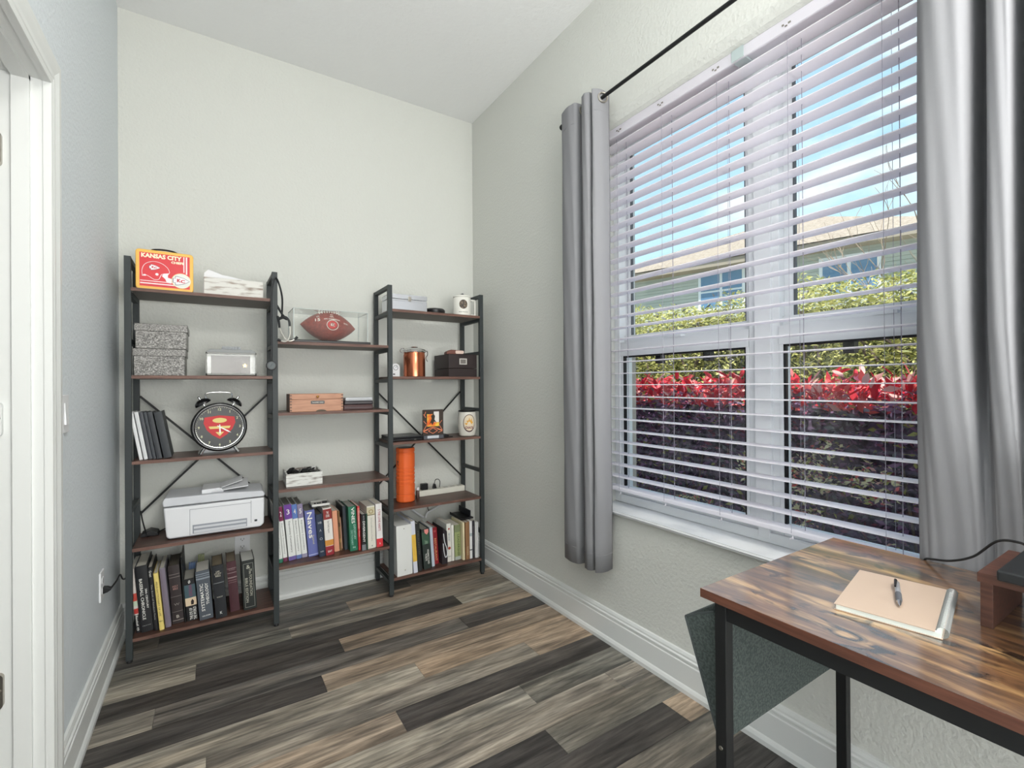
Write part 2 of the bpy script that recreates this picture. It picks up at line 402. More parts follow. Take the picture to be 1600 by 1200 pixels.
# ================================================================ WINDOW
win = MB()
FX0, FX1 = 1.672, 1.758
win.box(FX0, FX1, OPY1-.034, OPY1, OPZ0+.02, OPZ1); win.box(FX0, FX1, OPY0, OPY0+.034, OPZ0+.02, OPZ1)
win.box(FX0, FX1, OPY0+.034, OPY1-.034, OPZ1-.035, OPZ1); win.box(FX0, FX1, OPY0+.034, OPY1-.034, OPZ0+.02, .668)
win.box(FX0+.01, FX1-.002, .888, 1.0, .6675, OPZ1-.0345)
window = struct('window_1', win, vinyl, bevel=.002)
mc = MB(); mc.box(FX0-.004, FX0+.012, .912, .971, .70, OPZ1-.03); mc.box(FX0-.004, FX0+.012, .921, .962, .645, .69); build('mullion_cover', mc, vinyl, window, bevel=.0015)
for (a, c) in ((1.0, 1.648), (.266, .888)):
    lo = MB(); x0, x1 = 1.680, 1.712                                    # lower (inner) sash
    lo.box(x0, x1, a, a+.012, .668, 1.402); lo.box(x0, x1, c-.012, c, .668, 1.402); lo.box(x0+.001, x1-.001, a+.012, c-.012, .668, .708); lo.box(x0-.004, x1, a, c, 1.336, 1.402)
    s1 = build('lower_sash', lo, vinyl, window, bevel=.0015)
    gk = MB()
    for q in ((a+.012, a+.019), (c-.019, c-.012)): gk.box(x0+.004, x0+.02, q[0], q[1], .708, 1.336)
    gk.box(x0+.004, x0+.02, a+.012, c-.012, 1.329, 1.336); build('gasket', gk, black, s1)
    pb = MB(); pb.box(x0+.012, x0+.016, a+.012, c-.012, .708, 1.336); build('pane', pb, pane_m, s1)
    lk = MB(); m_ = (a+c)/2; lk.box(x0-.010, x0+.03, m_-.03, m_+.03, 1.402, 1.412); lk.lathe([(.011, 1.412), (.011, 1.42)], 12, (x0+.01, m_, 0)); build('sash_lock', lk, vinyl, s1)
    for q in ((a+.2), (c-.2)):
        ht = MB(); ht.box(x1, x1+.03, q-.016, q+.016, 1.295, 1.34); build('tilt_latch', ht, black, s1)
    up_ = MB(); x0, x1 = 1.716, 1.748                                   # upper (outer) sash
    up_.box(x0, x1, a, a+.03, 1.385, OPZ1-.035); up_.box(x0, x1, c-.03, c, 1.385, OPZ1-.035); up_.box(x0-.012, x1-.001, a, c, 1.3845, 1.437); up_.box(x0+.001, x1-.001, a+.03, c-.03, OPZ1-.075, OPZ1-.035)
    s2 = build('upper_sash', up_, vinyl, window, bevel=.0015)
    gk = MB()
    for q in ((a+.03, a+.036), (c-.036, c-.03)): gk.box(x0+.004, x0+.018, q[0], q[1], 1.437, OPZ1-.075)
    build('gasket', gk, mat('grey_gasket', (95, 98, 102), .6), s2)
    pb = MB(); pb.box(x0+.012, x0+.016, a+.03, c-.03, 1.437, OPZ1-.075); build('pane', pb, pane_m, s2)
# exterior stucco return seen through the panes
b = MB(); b.box(XR+.2, XR+.26, OPY1, OPY1+.12, .5, 2.6); b.box(XR+.2, XR+.26, OPY0-.12, OPY0, .5, 2.6); b.box(XR+.2, XR+.26, OPY0-.12, OPY1+.12, OPZ1, 2.6)
b.box(XR+.2, XR+.28, OPY0-.12, OPY1+.12, .5, .6)
struct('trim_3', b, mat('stucco_trim', (168, 160, 150), .8))
# marble sill
b = MB(); b.prism([(XR-.020, .611), (XR-.024, .6185), (XR-.020, .626), (FX0+.002, .629), (FX0+.002, .611)], 'y', OPY0, OPY1)
b.box(XR-.021, XR-.0005, OPY0-.02, OPY1+.02, .6105, .6265)
struct('trim_2', b, marble)
# plaster return bullnose at head is part of the wall opening

# blind
bl = thing('window_blind', 'wide white two inch slatted window blind mounted inside the window opening', 'blind', (1.625, .957, .70))
by0, by1 = OPY0+.008, OPY1-.008
b = MB(); b.box(1.598, 1.652, by0, by1, 2.366, 2.396); build('headrail', b, blind_m, bl, world=True, bevel=.002)
b = MB(); b.box(1.588, 1.597, by0, by1, 2.356, 2.397); build('valance', b, blind_m, bl, world=True, bevel=.002)
sl = None; zs = []
k = 0; z = .772
while z < 2.352: zs.append(z); z += .0537
for z in zs:
    if sl is None:
        b = MB()
        prof = [(1.5935+.063*t, .0008*math.sin(PI*t)) for t in [i/6 for i in range(7)]]
        outl = [(x, z_) for x, z_ in prof]+[(x, z_-.0028) for x, z_ in prof[::-1]]
        b.prism(outl, 'y', by0, by1)
        sl = build('slat', b, blind_m, bl, world=True, smooth=True); me = sl.data; base = sl.location.copy()
        sl.location = (0, 0, z-.0028); 
    else:
        o = bpy.data.objects.new('slat', me); COL.objects.link(o); o.parent = bl; o.location = (0, 0, z-.0028)
b = MB(); b.box(1.598, 1.652, by0, by1, .702, .719); br_ = build('bottom_rail', b, blind_m, bl, world=True, bevel=.003)
cord_m = mat('cord_grey', (150, 146, 158), .8)
for y in (1.578, 1.321, 1.064, .808, .551, .295):
    b = MB(); b.tube([(1.5925, y, .71), (1.5925, y, 2.34)], .0007, 5); b.tube([(1.6585, y, .71), (1.6585, y, 2.34)], .0007, 5)
    for z in zs: b.tube([(1.5925, y, z-.004), (1.6585, y, z-.004)], .0006, 4)
    build('ladder_cord', b, cord_m, bl, world=True)
    b = MB(); b.tube([(1.625, y-.028, .71), (1.625, y-.028, 2.345)], .0012, 5); build('lift_cord', b, cord_m, bl, world=True)
    b = MB(); b.tube([(1.6, y, .7), (1.597, y-.004, .692), (1.603, y+.01, .686), (1.612, y+.004, .694)], .0016, 5); build('cord_button', b, blind_m, br_, world=True)
# little metal clips on the head, one over each ladder
for y in (1.56, 1.321, 1.064, .808, .551):
    b = MB(); b.box(1.5855, 1.588, y-.014, y-.006, 2.372, 2.377); b.box(1.5855, 1.588, y-.003, y+.004, 2.367, 2.371); b.box(1.5855, 1.588, y+.008, y+.014, 2.374, 2.379)
    build('valance_clip', b, nickel, bl, world=True)
b = MB(); b.box(1.586, 1.66, .955, 1.0, 2.358, 2.398); build('centre_bracket', b, mat('clear_bracket', (176, 188, 188), .3), bl, world=True)

# ================================================================ CURTAINS
ZR = 2.483; XROD = 1.475
rod = thing('curtain_rod', 'thin black metal curtain rod above the window', 'curtain rod', (XROD, .9, ZR))
b = MB(); b.tube([(XROD, 1.82, ZR), (XROD, -.05, ZR)], .008, 12); build('pole', b, desk_steel, rod, world=True, smooth=True)
b = MB(); b.lathe([(.004, 0), (.012, .004), (.014, .012), (.012, .020), (.004, .024)], 16, (XROD, 1.822, ZR), 'y'); build('finial', b, desk_steel, rod, world=True, smooth=True)
b = MB(); b.box(XROD, XR, 1.800, 1.806, ZR-.014, ZR-.006); b.box(XR-.004, XR, 1.79, 1.816, ZR-.04, ZR+.03); build('bracket', b, desk_steel, rod, world=True)
def curtain(root, path, ztop, zbot, name='panel', flare=None):
    P = smooth_pts([(x, y, 0) for x, y in path], 5); n = len(P)-1
    b = MB()
    zs_ = [ztop, ztop-.003, ztop-.1] + [ztop-.1-(ztop-.1-zbot)*t for t in [i/16 for i in range(1, 17)]]
    def pt(i, j):
        p = P[i]; z = zs_[j]; t = (ztop-z)/(ztop-zbot)
        x, y = p.x, p.y
        if flare: x, y = flare(x, y, t, i/n)
        return (x+.0015*math.sin(9*z+i), y, z)
    vs = [pt(i, j) for j in range(len(zs_)) for i in range(n+1)]
    b.add(vs, [(j*(n+1)+i, j*(n+1)+i+1, (j+1)*(n+1)+i+1, (j+1)*(n+1)+i) for j in range(len(zs_)-1) for i in range(n)])
    o = build(name, b, curtain_m, root, world=True, smooth=True)
    m_ = o.modifiers.new('s', 'SOLIDIFY'); m_.thickness = .0024; m_.offset = 0
    for zz in (ztop-.095, zbot+.075):       # stitched hems
        hb = MB()
        pts = []
        for i in range(n+1):
            t = (ztop-zz)/(ztop-zbot); x, y = P[i].x, P[i].y
            if flare: x, y = flare(x, y, t, i/n)
            pts.append((x, y, zz))
        hb.tube(pts, .0019, 5); build('hem', hb, curtain_m, o, world=True, smooth=True)
    return o, P
cl = thing('grommet_curtain', 'grey grommet curtain panel gathered at the far left end of the black rod', 'curtain', (1.475, 1.70, .35), group=None)
A_ = .046
path = [(1.52, 1.86), (1.46, 1.815), (1.435, 1.775), (1.430, 1.72), (1.440, 1.690), (1.480, 1.684), (1.520, 1.676), (1.520, 1.664), (1.480, 1.655), (1.440, 1.645), (1.428, 1.62), (1.435, 1.598), (1.465, 1.594), (1.510, 1.590), (1.465, 1.580), (1.437, 1.574), (1.445, 1.560), (1.48, 1.552), (1.53, 1.562)]
cp, PL = curtain(cl, path, 2.520, .362)
for (x, y, nx, ny) in ((1.478, 1.666, .5, .5), (1.480, 1.587, .6, .4), (1.482, 1.546, .5, .5)):
    g = MB(); d = Vector((nx, ny, 0)).normalized(); a = Vector((0, 0, 1)); c_ = d.cross(a)
    g.tube([Vector((x, y, ZR)) - Vector((.006, 0, 0)) + (a*math.cos(t)+Vector((.93, -.35, 0)).normalized()*math.sin(t))*.021 for t in [2*PI*k/20 for k in range(20)]], .004, 6, closed=True)
    build('grommet', g, nickel, cp, world=True, smooth=True)
crt = thing('grommet_curtain', 'wide grey curtain panel falling behind the desk at the right of the window', 'curtain', (1.475, .2, .40))
def flare(x, y, t, s):          # hangs free above, tucked between desk and wall below
    q = min(1, max(0, (t-.55)/.28)); q = q*q*(3-2*q)
    return (x*(1-q)+(1.511+(x-1.43)*.17)*q, y + .012*t*(1-s)*math.sin(3*t))
pathr = [(1.53, .452), (1.49, .436), (1.455, .424), (1.438, .405), (1.434, .375), (1.436, .350), (1.455, .338), (1.50, .334), (1.532, .328), (1.532, .318), (1.50, .312), (1.455, .308), (1.436, .298), (1.432, .280), (1.440, .270), (1.48, .268), (1.520, .262), (1.520, .248), (1.48, .242), (1.436, .232), (1.430, .205), (1.436, .18), (1.50, .17), (1.53, .155), (1.50, .14), (1.432, .125), (1.432, .08), (1.46, .06), (1.53, .05), (1.53, .02), (1.45, -.01), (1.43, -.05), (1.47, -.09)]
curtain(crt, pathr, 2.520, .46, flare=flare)

# ================================================================ SHELVING UNIT
T = {1: 1.640, 2: 1.254, 3: .877, 4: .495, 5: .103, 'm1': 1.430, 'm2': 1.068, 'm3': .680, 'm4': .292}
YF, YRR = 2.6245, 2.912
post = [(-.324, -.300), (.252, .277), (.841, .866), (1.432, 1.457)]
un = thing('ladder_bookshelf', 'triple open bookshelf with black steel frames and dark walnut boards along the back wall', 'bookshelf', (.567, 2.77, 0))
for i, (a, c) in enumerate(post):
    b = MB()
    b.box(a, c, YF, YF+.022, .012, 1.776); b.box(a, c, YRR-.022, YRR, .012, 1.776)
    fr = build('side_frame', b, metal_b, un, world=True, bevel=.001)
    zr = [1.766] + [T[k]-.024 for k in (('m1', 'm2', 'm3', 'm4'))] + [T[k]-.024 for k in (1, 5)]
    if i in (1, 2): zr += [T[k]-.024 for k in (2, 3, 4)]
    for z in zr:
        b = MB(); b.box(a+.002, c-.002, YF+.022, YRR-.022, z-.010, z+.010); build('crossbar', b, metal_b, fr, world=True)
    for y in (YF+.011, YRR-.011):
        b = MB(); b.lathe([(.011, 0), (.012, .003), (.010, .013)], 14, ((a+c)/2, y, 0)); build('foot', b, black, fr, world=True)
def board(x0, x1, z):
    b = MB(); b.box(x0, x1, YF+.0005, YRR-.022, z-.0145, z); b.cur = 0
    b.mi[2] = 1; b.mi[0] = 2
    build('shelf_board', b, [shelf_m, shelf_edge, mat('board_underside', (118, 112, 106), .6)], un, world=True)
for k in (1, 2, 3, 4, 5):
    board(-.300, .252, T[k]); board(.866, 1.432, T[k])
for k in ('m1', 'm2', 'm3', 'm4'): board(.277, .841, T[k])
for (x0, x1) in ((-.300, .254), (.866, 1.434)):
    for (za, zb) in ((1.158, .585), (.585, 1.158)):
        b = MB(); yy = YRR-.004 if za > zb else YRR+.002
        d = Vector((x1-x0, 0, zb-za)).normalized(); n = Vector((-d.z, 0, d.x))*.005
        p, q = Vector((x0, yy, za)), Vector((x1, yy, zb))
        b.add([p-n, p+n, q+n, q-n]+[v+Vector((0, .003, 0)) for v in (p-n, p+n, q+n, q-n)], [(0, 3, 2, 1), (4, 5, 6, 7), (0, 1, 5, 4), (1, 2, 6, 5), (2, 3, 7, 6), (3, 0, 4, 7)])
        build('cross_brace', b, desk_steel, un, world=True)

# ================================================================ BOOKS
def book(x, y, z, w, h, lean, col, label, cat='book', depth=None, title=[], bands=[], pages=(214, 208, 196), group=None, name='book', pap=False, label_parts=True, bulge=.0025):
    """x: spine centre at the foot; title: (string, centre height 0-1, length, size, rgb, dir, xoff)"""
    w -= .0012
    depth = depth or min(.23, h*.70, 2.90-y)
    th = math.radians(lean)
    t = thing(name, label, cat, (x+(-abs(w/2)*0), y, z + abs(w/2*math.sin(th))), (0, th, 0), group)
    cm = flat('%d_%d_%d' % col, col, .5)
    b = MB(); bt = min(.0028, w*.2); hw = w/2
    n = 6
    outer = [(-hw, bulge)] + [(-hw+w*k/n, bulge*(1-math.sin(PI*k/n))) for k in range(1, n)] + [(hw, bulge)]
    ol = outer + [(hw, depth), (hw-bt, depth), (hw-bt, .006), (-hw+bt, .006), (-hw+bt, depth), (-hw, depth)]
    # U-shaped cover as strips
    b.prism(outer+[(hw, .006), (-hw, .006)], 'z', 0, h)
    b.box(-hw, -hw+bt, .006, depth, 0, h); b.box(hw-bt, hw, .006, depth, 0, h)
    build('cover', b, cm, t)
    ins = .0005 if pap else .0035
    b = MB(); b.box(-hw+bt, hw-bt, .0062, depth-ins, ins, h-ins); build('page_block', b, mat('pages_%d' % pages[0], pages, .9), t)
    for (z0, z1, c) in bands:
        b = MB(); zz0, zz1 = z0*h, z1*h
        pts = [(p[0]*1.004, p[1]-.0006) for p in outer]
        b.prism(pts+[(hw*1.004, .0035), (-hw*1.004, .0035)], 'z', zz0, zz1)
        build('spine_band', b, flat('%d_%d_%d' % c, c), t)
    for tt in title:
        s, hc, ln, sz, c, dr, xo = tt
        b = MB()
        if dr == 'd': text(b, s, (xo*w, -.0012, hc*h), ZN, XP, ln*h, sz*w, bold=.012)
        elif dr == 'u': text(b, s, (xo*w, -.0012, hc*h), ZP, XN, ln*h, sz*w, bold=.012)
        else: text(b, s, (xo*w, -.0012, hc*h), XP, ZP, ln*w, sz*h, bold=.012)
        build('spine_lettering', b, flat('ink_%d_%d_%d' % c, c, .5), t)
    return t
WH = (235, 234, 228); BK = (34, 35, 38)
z = T[5]
book(-.2855, 2.678, z, .016, .288, -4.5, (214, 206, 200), 'thin white and red spined paperback, first at the left end of the bottom shelf', bands=[(.5, .62, (196, 74, 62)), (.42, .5, (196, 214, 190)), (.3, .38, (190, 58, 50)), (0, .28, BK)], title=[('Baseball', .19, .16, .5, WH, 'd', 0), ('CB', .06, .5, .05, WH, 'h', 0)], pap=True)
book(-.2525, 2.666, z, .044, .299, -4.4, (30, 31, 34), 'thick black baseball history book with white spine lettering', title=[('BASEBALL CHRONICLE', .5, .62, .26, WH, 'd', -.13), ('20th CENTURY', .50, .30, .16, WH, 'd', .24), ('PUBLICATIONS', .10, .7, .012, (160, 160, 160), 'h', 0)])
book(-.2195, 2.659, z, .019, .289, -4.6, (26, 26, 28), 'narrow black book with small grey spine lettering, left of the yellow book', title=[('The Book of Random Facts', .45, .56, .3, (150, 150, 148), 'd', 0), ('Great', .9, .1, .5, (210, 210, 205), 'd', 0)])
book(-.1985, 2.648, z, .018, .262, -5.0, (226, 204, 120), 'slim yellow paperback on the bottom left shelf', title=[('FIELD DICTIONARY OF LIFE', .55, .6, .34, (120, 104, 56), 'd', 0), ('BIBLE', .16, .7, .02, (90, 80, 50), 'h', 0)], pap=True)
book(-.1755, 2.662, z, .022, .276, -4.9, (138, 134, 142), 'bundle of thin silvery grey magazines beside the yellow book', pap=True, bands=[(0, .99, (122, 112, 126))], cat='magazine', name='magazine')
book(-.139, 2.682, z, .044, .272, -4.0, (52, 44, 44), 'dark brown leather holy book with raised spine bands', title=[('HOLY\nBIBLE', .62, .5, .075, (170, 128, 120), 'h', 0), ('B', .12, .25, .05, (190, 184, 172), 'h', 0), ('W', .33, .5, .04, (130, 122, 118), 'h', 0)], bands=[(.84, .85, (120, 112, 108)), (.79, .8, (120, 112, 108)), (.46, .467, (120, 112, 108)), (.2, .207, (120, 112, 108)), (.05, .06, (150, 140, 134))], pages=(90, 84, 74))
book(-.1125, 2.672, z, .006, .305, -2.9, (44, 46, 46), 'tall very thin dark folder between the holy book and the novel', cat='folder', name='folder')
t = book(-.0845, 2.676, z, .044, .198, -4.1, (30, 30, 32), 'short thick paperback novel with a dark sky and sand picture on the spine', title=[('THE EYE OF\nTHE WORLD', .17, .30, .62, WH, 'u', .1), ('Ø', .93, .2, .07, WH, 'h', 0), ('IORDAN', .72, .26, .3, (124, 60, 92), 'u', .05)], bands=[(.55, .86, (70, 92, 100)), (.36, .55, (222, 200, 170))], pages=(170, 168, 160), pap=True)
b = MB(); poly(b, [(-.004, -.012), (.006, -.012), (.008, .004), (.002, .014), (-.004, .004)], (.004, -.002, .088), XP, ZP); build('rider_print', b, flat('ink_dark', (46, 34, 32)), t)
book(-.029, 2.652, z, .056, .232, -4.2, (80, 86, 94), 'thick slate grey theology textbook with white spine lettering', title=[('SYSTEMATIC', .46, .56, .24, WH, 'u', -.16), ('THEOLOGY', .52, .44, .22, WH, 'u', .20), ('GRUDEM', .08, .6, .022, WH, 'h', 0)], bands=[(.93, .945, (140, 148, 156)), (.89, .90, (140, 148, 156)), (.83, .86, (140, 148, 156))], pages=(200, 196, 188))
book(.031, 2.632, z, .047, .252, -4.0, (32, 34, 38), 'black study bible with silver spine lettering, right of the grey textbook', title=[('LIFE\nSTUDY\nBIBLE', .84, .62, .11, (190, 184, 168), 'h', 0), ('WILEY', .40, .55, .022, (180, 176, 164), 'h', 0), ('K', .10, .2, .05, (210, 210, 205), 'h', 0)], bands=[(.66, .672, (120, 122, 124))], pages=(120, 108, 88))
book(.088, 2.673, z, .041, .245, -4.0, (74, 42, 48), 'maroon hardback with faint silver bands on its spine', title=[('CONCORDANCE', .84, .7, .03, (140, 116, 116), 'h', 0)], bands=[(.86, .87, (150, 130, 130)), (.77, .78, (150, 130, 130)), (.67, .69, (150, 130, 130)), (.62, .63, (140, 112, 112)), (.58, .587, (140, 112, 112))], pages=(128, 116, 98))
t = book(.152, 2.654, z, .058, .242, -2.5, (36, 40, 38), 'black foundation bible with a silver outlined spine, last book on the right', title=[('The FOUNDATION', .55, .55, .22, (176, 174, 160), 'd', .14), ('BIBLE EDITION', .40, .5, .2, (176, 174, 160), 'd', -.18), ('&', .87, .3, .08, (176, 174, 160), 'h', 0)], pages=(205, 205, 200))
b = MB()
for (x0, x1, z0, z1) in ((-.021, -.0195, .012, .228), (.0195, .021, .012, .228), (-.021, .021, .012, .0135), (-.021, .021, .2265, .228)): b.box(x0, x1, -.0014, -.0008, z0, z1)
build('spine_border', b, flat('ink_silver', (150, 152, 144)), t)
# blue and green tape flags sticking up behind the novel
t = thing('ribbed_marker_pack', 'small blue and green ribbed packets poking up behind the short novel', 'packet', (-.075, 2.72, z+.001))
b = MB()
for i in range(5): b.box(-.030+.007*i, -.025+.007*i, .0, .022, .0, .212)
build('blue_packet', b, mat('tag_blue', (120, 146, 196), .4), t)
b = MB()
for i in range(4): b.box(.008+.007*i, .013+.007*i, .03, .05, .0, .236)
build('green_packet', b, mat('tag_green', (166, 172, 124), .4), t)
t.location = (-.075, 2.865, z+.001)

z = T['m4']
SH = (205, 205, 200)
for (x, y, w, h, ln, tc_, n_, lb, ft) in ((.2925, 2.684, .020, .296, -4.7, (60, 112, 96), '1', 'white commentary volume with a green foot, partly behind the shelf post', (44, 110, 88)), (.3155, 2.693, .021, .288, -5.2, (120, 40, 76), '2', 'white commentary volume with a maroon band and number 2', (110, 52, 80)),
                                     (.3485, 2.693, .036, .294, -4.8, (110, 64, 150), '3', 'wide white commentary volume with a purple band and number 3', (110, 96, 160)), (.3815, 2.698, .026, .290, -5.0, (96, 126, 190), '4', 'white commentary volume with a light blue band and number 4', (100, 120, 176)), (.4095, 2.702, .027, .287, -5.0, (140, 130, 160), '5', 'white commentary volume with a mauve grey band and number 5', (150, 144, 166))):
    book(x, y, z, w, h, ln, (226, 228, 224), lb, group=None, title=[(n_, .87, .42, .09, WH, 'h', 0), ('Expository Commentary', .42, .56, .3, (110, 110, 112), 'd', 0)], bands=[(.74, 1, tc_), (0, .07, ft)], pages=(140, 138, 132))
book(.4515, 2.692, z, .050, .248, -4.8, (104, 112, 172), 'thick periwinkle blue topical bible with flowing white lettering', title=[('Naves', .68, .56, .5, (240, 238, 225), 'd', -.05), ('Topical', .36, .2, .25, (190, 184, 150), 'd', .1)], bands=[(.03, .045, (190, 196, 226))], pages=(130, 128, 122))
book(.4905, 2.662, z, .031, .228, -4.3, (40, 52, 72), 'dark navy hardback with grey emblems, right of the blue topical bible', title=[('HB', .80, .6, .05, (180, 184, 186), 'h', 0), ('A', .62, .35, .06, (170, 174, 176), 'h', 0), ('O', .42, .5, .06, (170, 174, 176), 'h', 0), ('NIV', .12, .6, .03, (190, 194, 196), 'h', 0)], pages=(90, 92, 96))
t = book(.530, 2.664, z, .043, .254, -3.6, (226, 222, 216), 'cookbook with a red headed spine and an orange food photo', title=[('THE\nCOOK', .87, .45, .12, WH, 'h', 0), ('Best Family Suppers', .60, .26, .3, (130, 130, 128), 'd', 0), ('EAT', .08, .5, .04, WH, 'h', 0)], bands=[(.76, .98, (140, 50, 48)), (.2, .32, (206, 140, 62)), (0, .19, (150, 40, 50))])
book(.5735, 2.70, z, .027, .225, -3.4, (226, 160, 128), 'plain peach orange paperback', pap=True)
book(.5955, 2.707, z, .011, .220, -3.3, (128, 98, 66), 'very slim brown mottled book beside the peach paperback', bands=[(.2, .3, (160, 128, 80)), (.6, .7, (96, 70, 50))], pap=True)
book(.6075, 2.734, z, .006, .175, -3.3, (226, 178, 150), 'short wafer thin peach booklet', pap=True, name='booklet', cat='booklet', bulge=.001)
book(.6225, 2.70, z, .020, .243, -2.8, (52, 60, 66), 'plain dark slate hardback left of the green dictionary', pages=(170, 172, 174))
book(.6545, 2.658, z, .042, .245, -2.6, (38, 112, 84), 'thick green expository dictionary with tall white lettering', title=[('VINES', .80, .36, .42, WH, 'd', .05), ('EXPOSITORY', .42, .34, .28, (170, 204, 190), 'd', .18), ('DICTIONARY', .30, .34, .24, (150, 190, 176), 'd', -.2), ('N', .08, .3, .04, (180, 210, 200), 'h', 0)], pages=(170, 170, 162))
book(.6835, 2.654, z, .013, .243, -1.6, (206, 66, 66), 'slim red and pink paperback right of the green dictionary', bands=[(.5, .96, (220, 120, 112))], title=[('The Total Money Guide', .6, .6, .35, WH, 'd', 0)], pap=True)
book(.7025, 2.634, z, .024, .200, -.9, (28, 28, 30), 'black dystopian novel with white spine title', title=[('DIVERGENT', .52, .58, .5, WH, 'd', 0), ('ROTH', .9, .12, .3, (180, 180, 180), 'd', 0)], bands=[(0, .16, (120, 124, 128))], pap=True, pages=(180, 178, 170))
book(.7195, 2.634, z, .009, .200, -.9, (40, 72, 56), 'thin dark green booklet beside the black novel', pap=True, name='booklet', cat='booklet', bulge=.001)
book(.749, 2.645, z, .045, .237, -1.8, (222, 218, 206), 'thick cream book with a gold medallion at its head', title=[('The Reasonable Journal of Reading', .45, .56, .22, (170, 168, 160), 'd', 0), ('4', .06, .15, .04, (90, 90, 90), 'h', 0), ('O', .87, .6, .10, (150, 130, 84), 'h', 0)], bands=[(.78, .80, (120, 108, 70)), (.80, .97, (200, 192, 160))])
book(.7935, 2.646, z, .036, .243, -1.6, (230, 226, 224), 'white self help book with red lettering and a red foot', title=[('5 THE LOVE HABITS', .62, .5, .36, (170, 70, 80), 'd', 0), ('A', .08, .2, .05, WH, 'h', 0)], bands=[(0, .19, (214, 52, 62))])
# flat tray of small things lying on top of the navy book and cookbook
t = thing('flat_white_box', 'flat white box with small black bits lying on top of the upright books', 'box', (.492, 2.715, z+.266))
b = MB(); b.box(-.048, .042, -.03, .06, 0, .006); b.box(-.048, .042, -.03, -.028, .006, .012); b.box(-.048, .042, .058, .06, .006, .012); b.box(-.048, -.046, -.03, .06, .006, .012); b.box(.040, .042, -.03, .06, .006, .012)
build('lid', b, mat('soft_white', (215, 214, 210), .5), t)
b = MB(); b.box(-.034, -.026, -.01, 0, .006, .014); b.box(-.02, .0, -.005, .005, .006, .012); b.box(.008, .03, -.01, .006, .006, .018); build('black_bit', b, black, t)
t.rotation_euler = (0, 0, -.05)

z = T[5]
t = book(.934, 2.632, z, .092, .290, -1.2, (222, 223, 220), 'wide plain white ring binder beside the steel post', cat='binder', name='ring_binder', depth=.26, pages=(215, 215, 212), bulge=.001)
b = MB()
for zz in (.03, .27): b.lathe([(.0035, 0), (.003, -.001)], 12, (0 if zz > .1 else .002, 0, zz), 'y')
build('rivet', b, nickel, t)
book(1.000, 2.632, z, .026, .305, -3.4, (212, 214, 226), 'lavender white folder with a yellow spine label, beside the ring binder', bands=[(.22, .74, (226, 184, 76))], cat='folder', name='folder', depth=.25)
book(1.034, 2.643, z, .026, .281, -4.0, (36, 38, 38), 'dark hardback with a mottled spine, right of the yellow labelled folder', title=[('FIELD NOTES', .6, .5, .3, (90, 92, 84), 'd', 0)], pages=(150, 148, 140))
t = book(1.081, 2.648, z, .048, .241, -3.8, (40, 50, 46), 'thick black and green reference book with a pink tab', title=[('HOLDINGS TO HARD\nTO RECITE', .30, .36, .55, WH, 'd', .02), ('Christian', .68, .4, .1, (150, 176, 150), 'h', 0)], bands=[(.62, .92, (54, 84, 66))], pages=(150, 150, 146))
b = MB(); poly(b, [(-.012, .014), (.014, .012), (.014, -.006), (.003, -.020), (-.010, -.008)], (.004, -.0022, .226), XP, ZP); build('pink_tab', b, flat('pink_tab', (226, 142, 134)), t)
book(1.1255, 2.666, z, .019, .240, -3.8, (186, 196, 208), 'slim pale blue paperback left of the red book', pap=True)
book(1.1565, 2.692, z, .034, .225, -3.6, (140, 32, 42), 'deep red book with gold and white swirling lettering', title=[('RESTAURANT', .40, .62, .42, (226, 160, 110), 'd', 0), ('TOP', .9, .5, .05, (210, 120, 110), 'h', 0)], pages=(160, 150, 140))
t = thing('black_cable_pouch', 'black pouch with a coil of white cable wedged between red book and white book', 'pouch', (1.199, 2.66, z))
b = MB(); b.prism([(-.020, 0), (.017, 0), (.020, .10), (.014, .20), (-.012, .225), (-.020, .12)], 'y', .0, .17); build('pouch_body', b, mat('pouch_black', (44, 38, 42), .8), t, bevel=.004)
b = MB(); b.tube(smooth_pts([(-.012, -.004, .19), (-.006, -.006, .14), (.008, -.006, .10), (.012, -.006, .06), (.0, -.006, .045), (-.010, -.006, .08), (-.014, -.004, .13)], 5), .0026, 6); build('white_cable', b, white_pl, t, smooth=True)
t = book(1.2395, 2.683, z, .030, .237, -1.3, (228, 226, 218), 'white paperback with red dots on its spine', pap=True, title=[('SEMI SECRET', .65, .22, .4, (150, 160, 166), 'd', 0), ('BOOK', .14, .6, .03, (120, 120, 120), 'h', 0)])
b = MB()
for zz, r in ((.205, .006), (.085, .009)): poly(b, ell(r, r, 14), (0, -.0016, zz), XP, ZP)
build('red_dot', b, flat('reddot', (166, 62, 48)), t)
book(1.2655, 2.683, z, .018, .225, -1.3, (224, 222, 212), 'plain off white slim paperback right of the dotted book', pap=True)
book(1.2985, 2.683, z, .041, .219, -1.1, (150, 160, 108), 'sage green thick paperback with dark vertical lettering', pap=True, title=[('LEADERSHIP', .42, .62, .34, (78, 92, 56), 'd', .08)], bands=[(.0, .1, (170, 176, 168)), (.8, .99, (122, 132, 96))])
book(1.3285, 2.658, z, .014, .236, -.9, (226, 214, 176), 'narrow cream spine left of the brown book', pap=True)
book(1.352, 2.652, z, .028, .235, -.7, (142, 104, 70), 'medium brown hardback with faint gold lettering', title=[('Geneva', .24, .24, .3, (210, 190, 150), 'd', 0)], pages=(200, 194, 176))
book(1.3775, 2.656, z, .019, .236, -.5, (226, 226, 226), 'slim white book right of the brown book', bands=[(.6, .68, (170, 180, 184)), (.22, .25, (90, 94, 96))], pap=True)
book(1.3965, 2.660, z, .015, .236, -.1, (40, 36, 44), 'slim black violet book with grey lettering', title=[('MINISTRY HANDBOOK', .6, .5, .3, (130, 126, 134), 'd', 0)], pap=True)
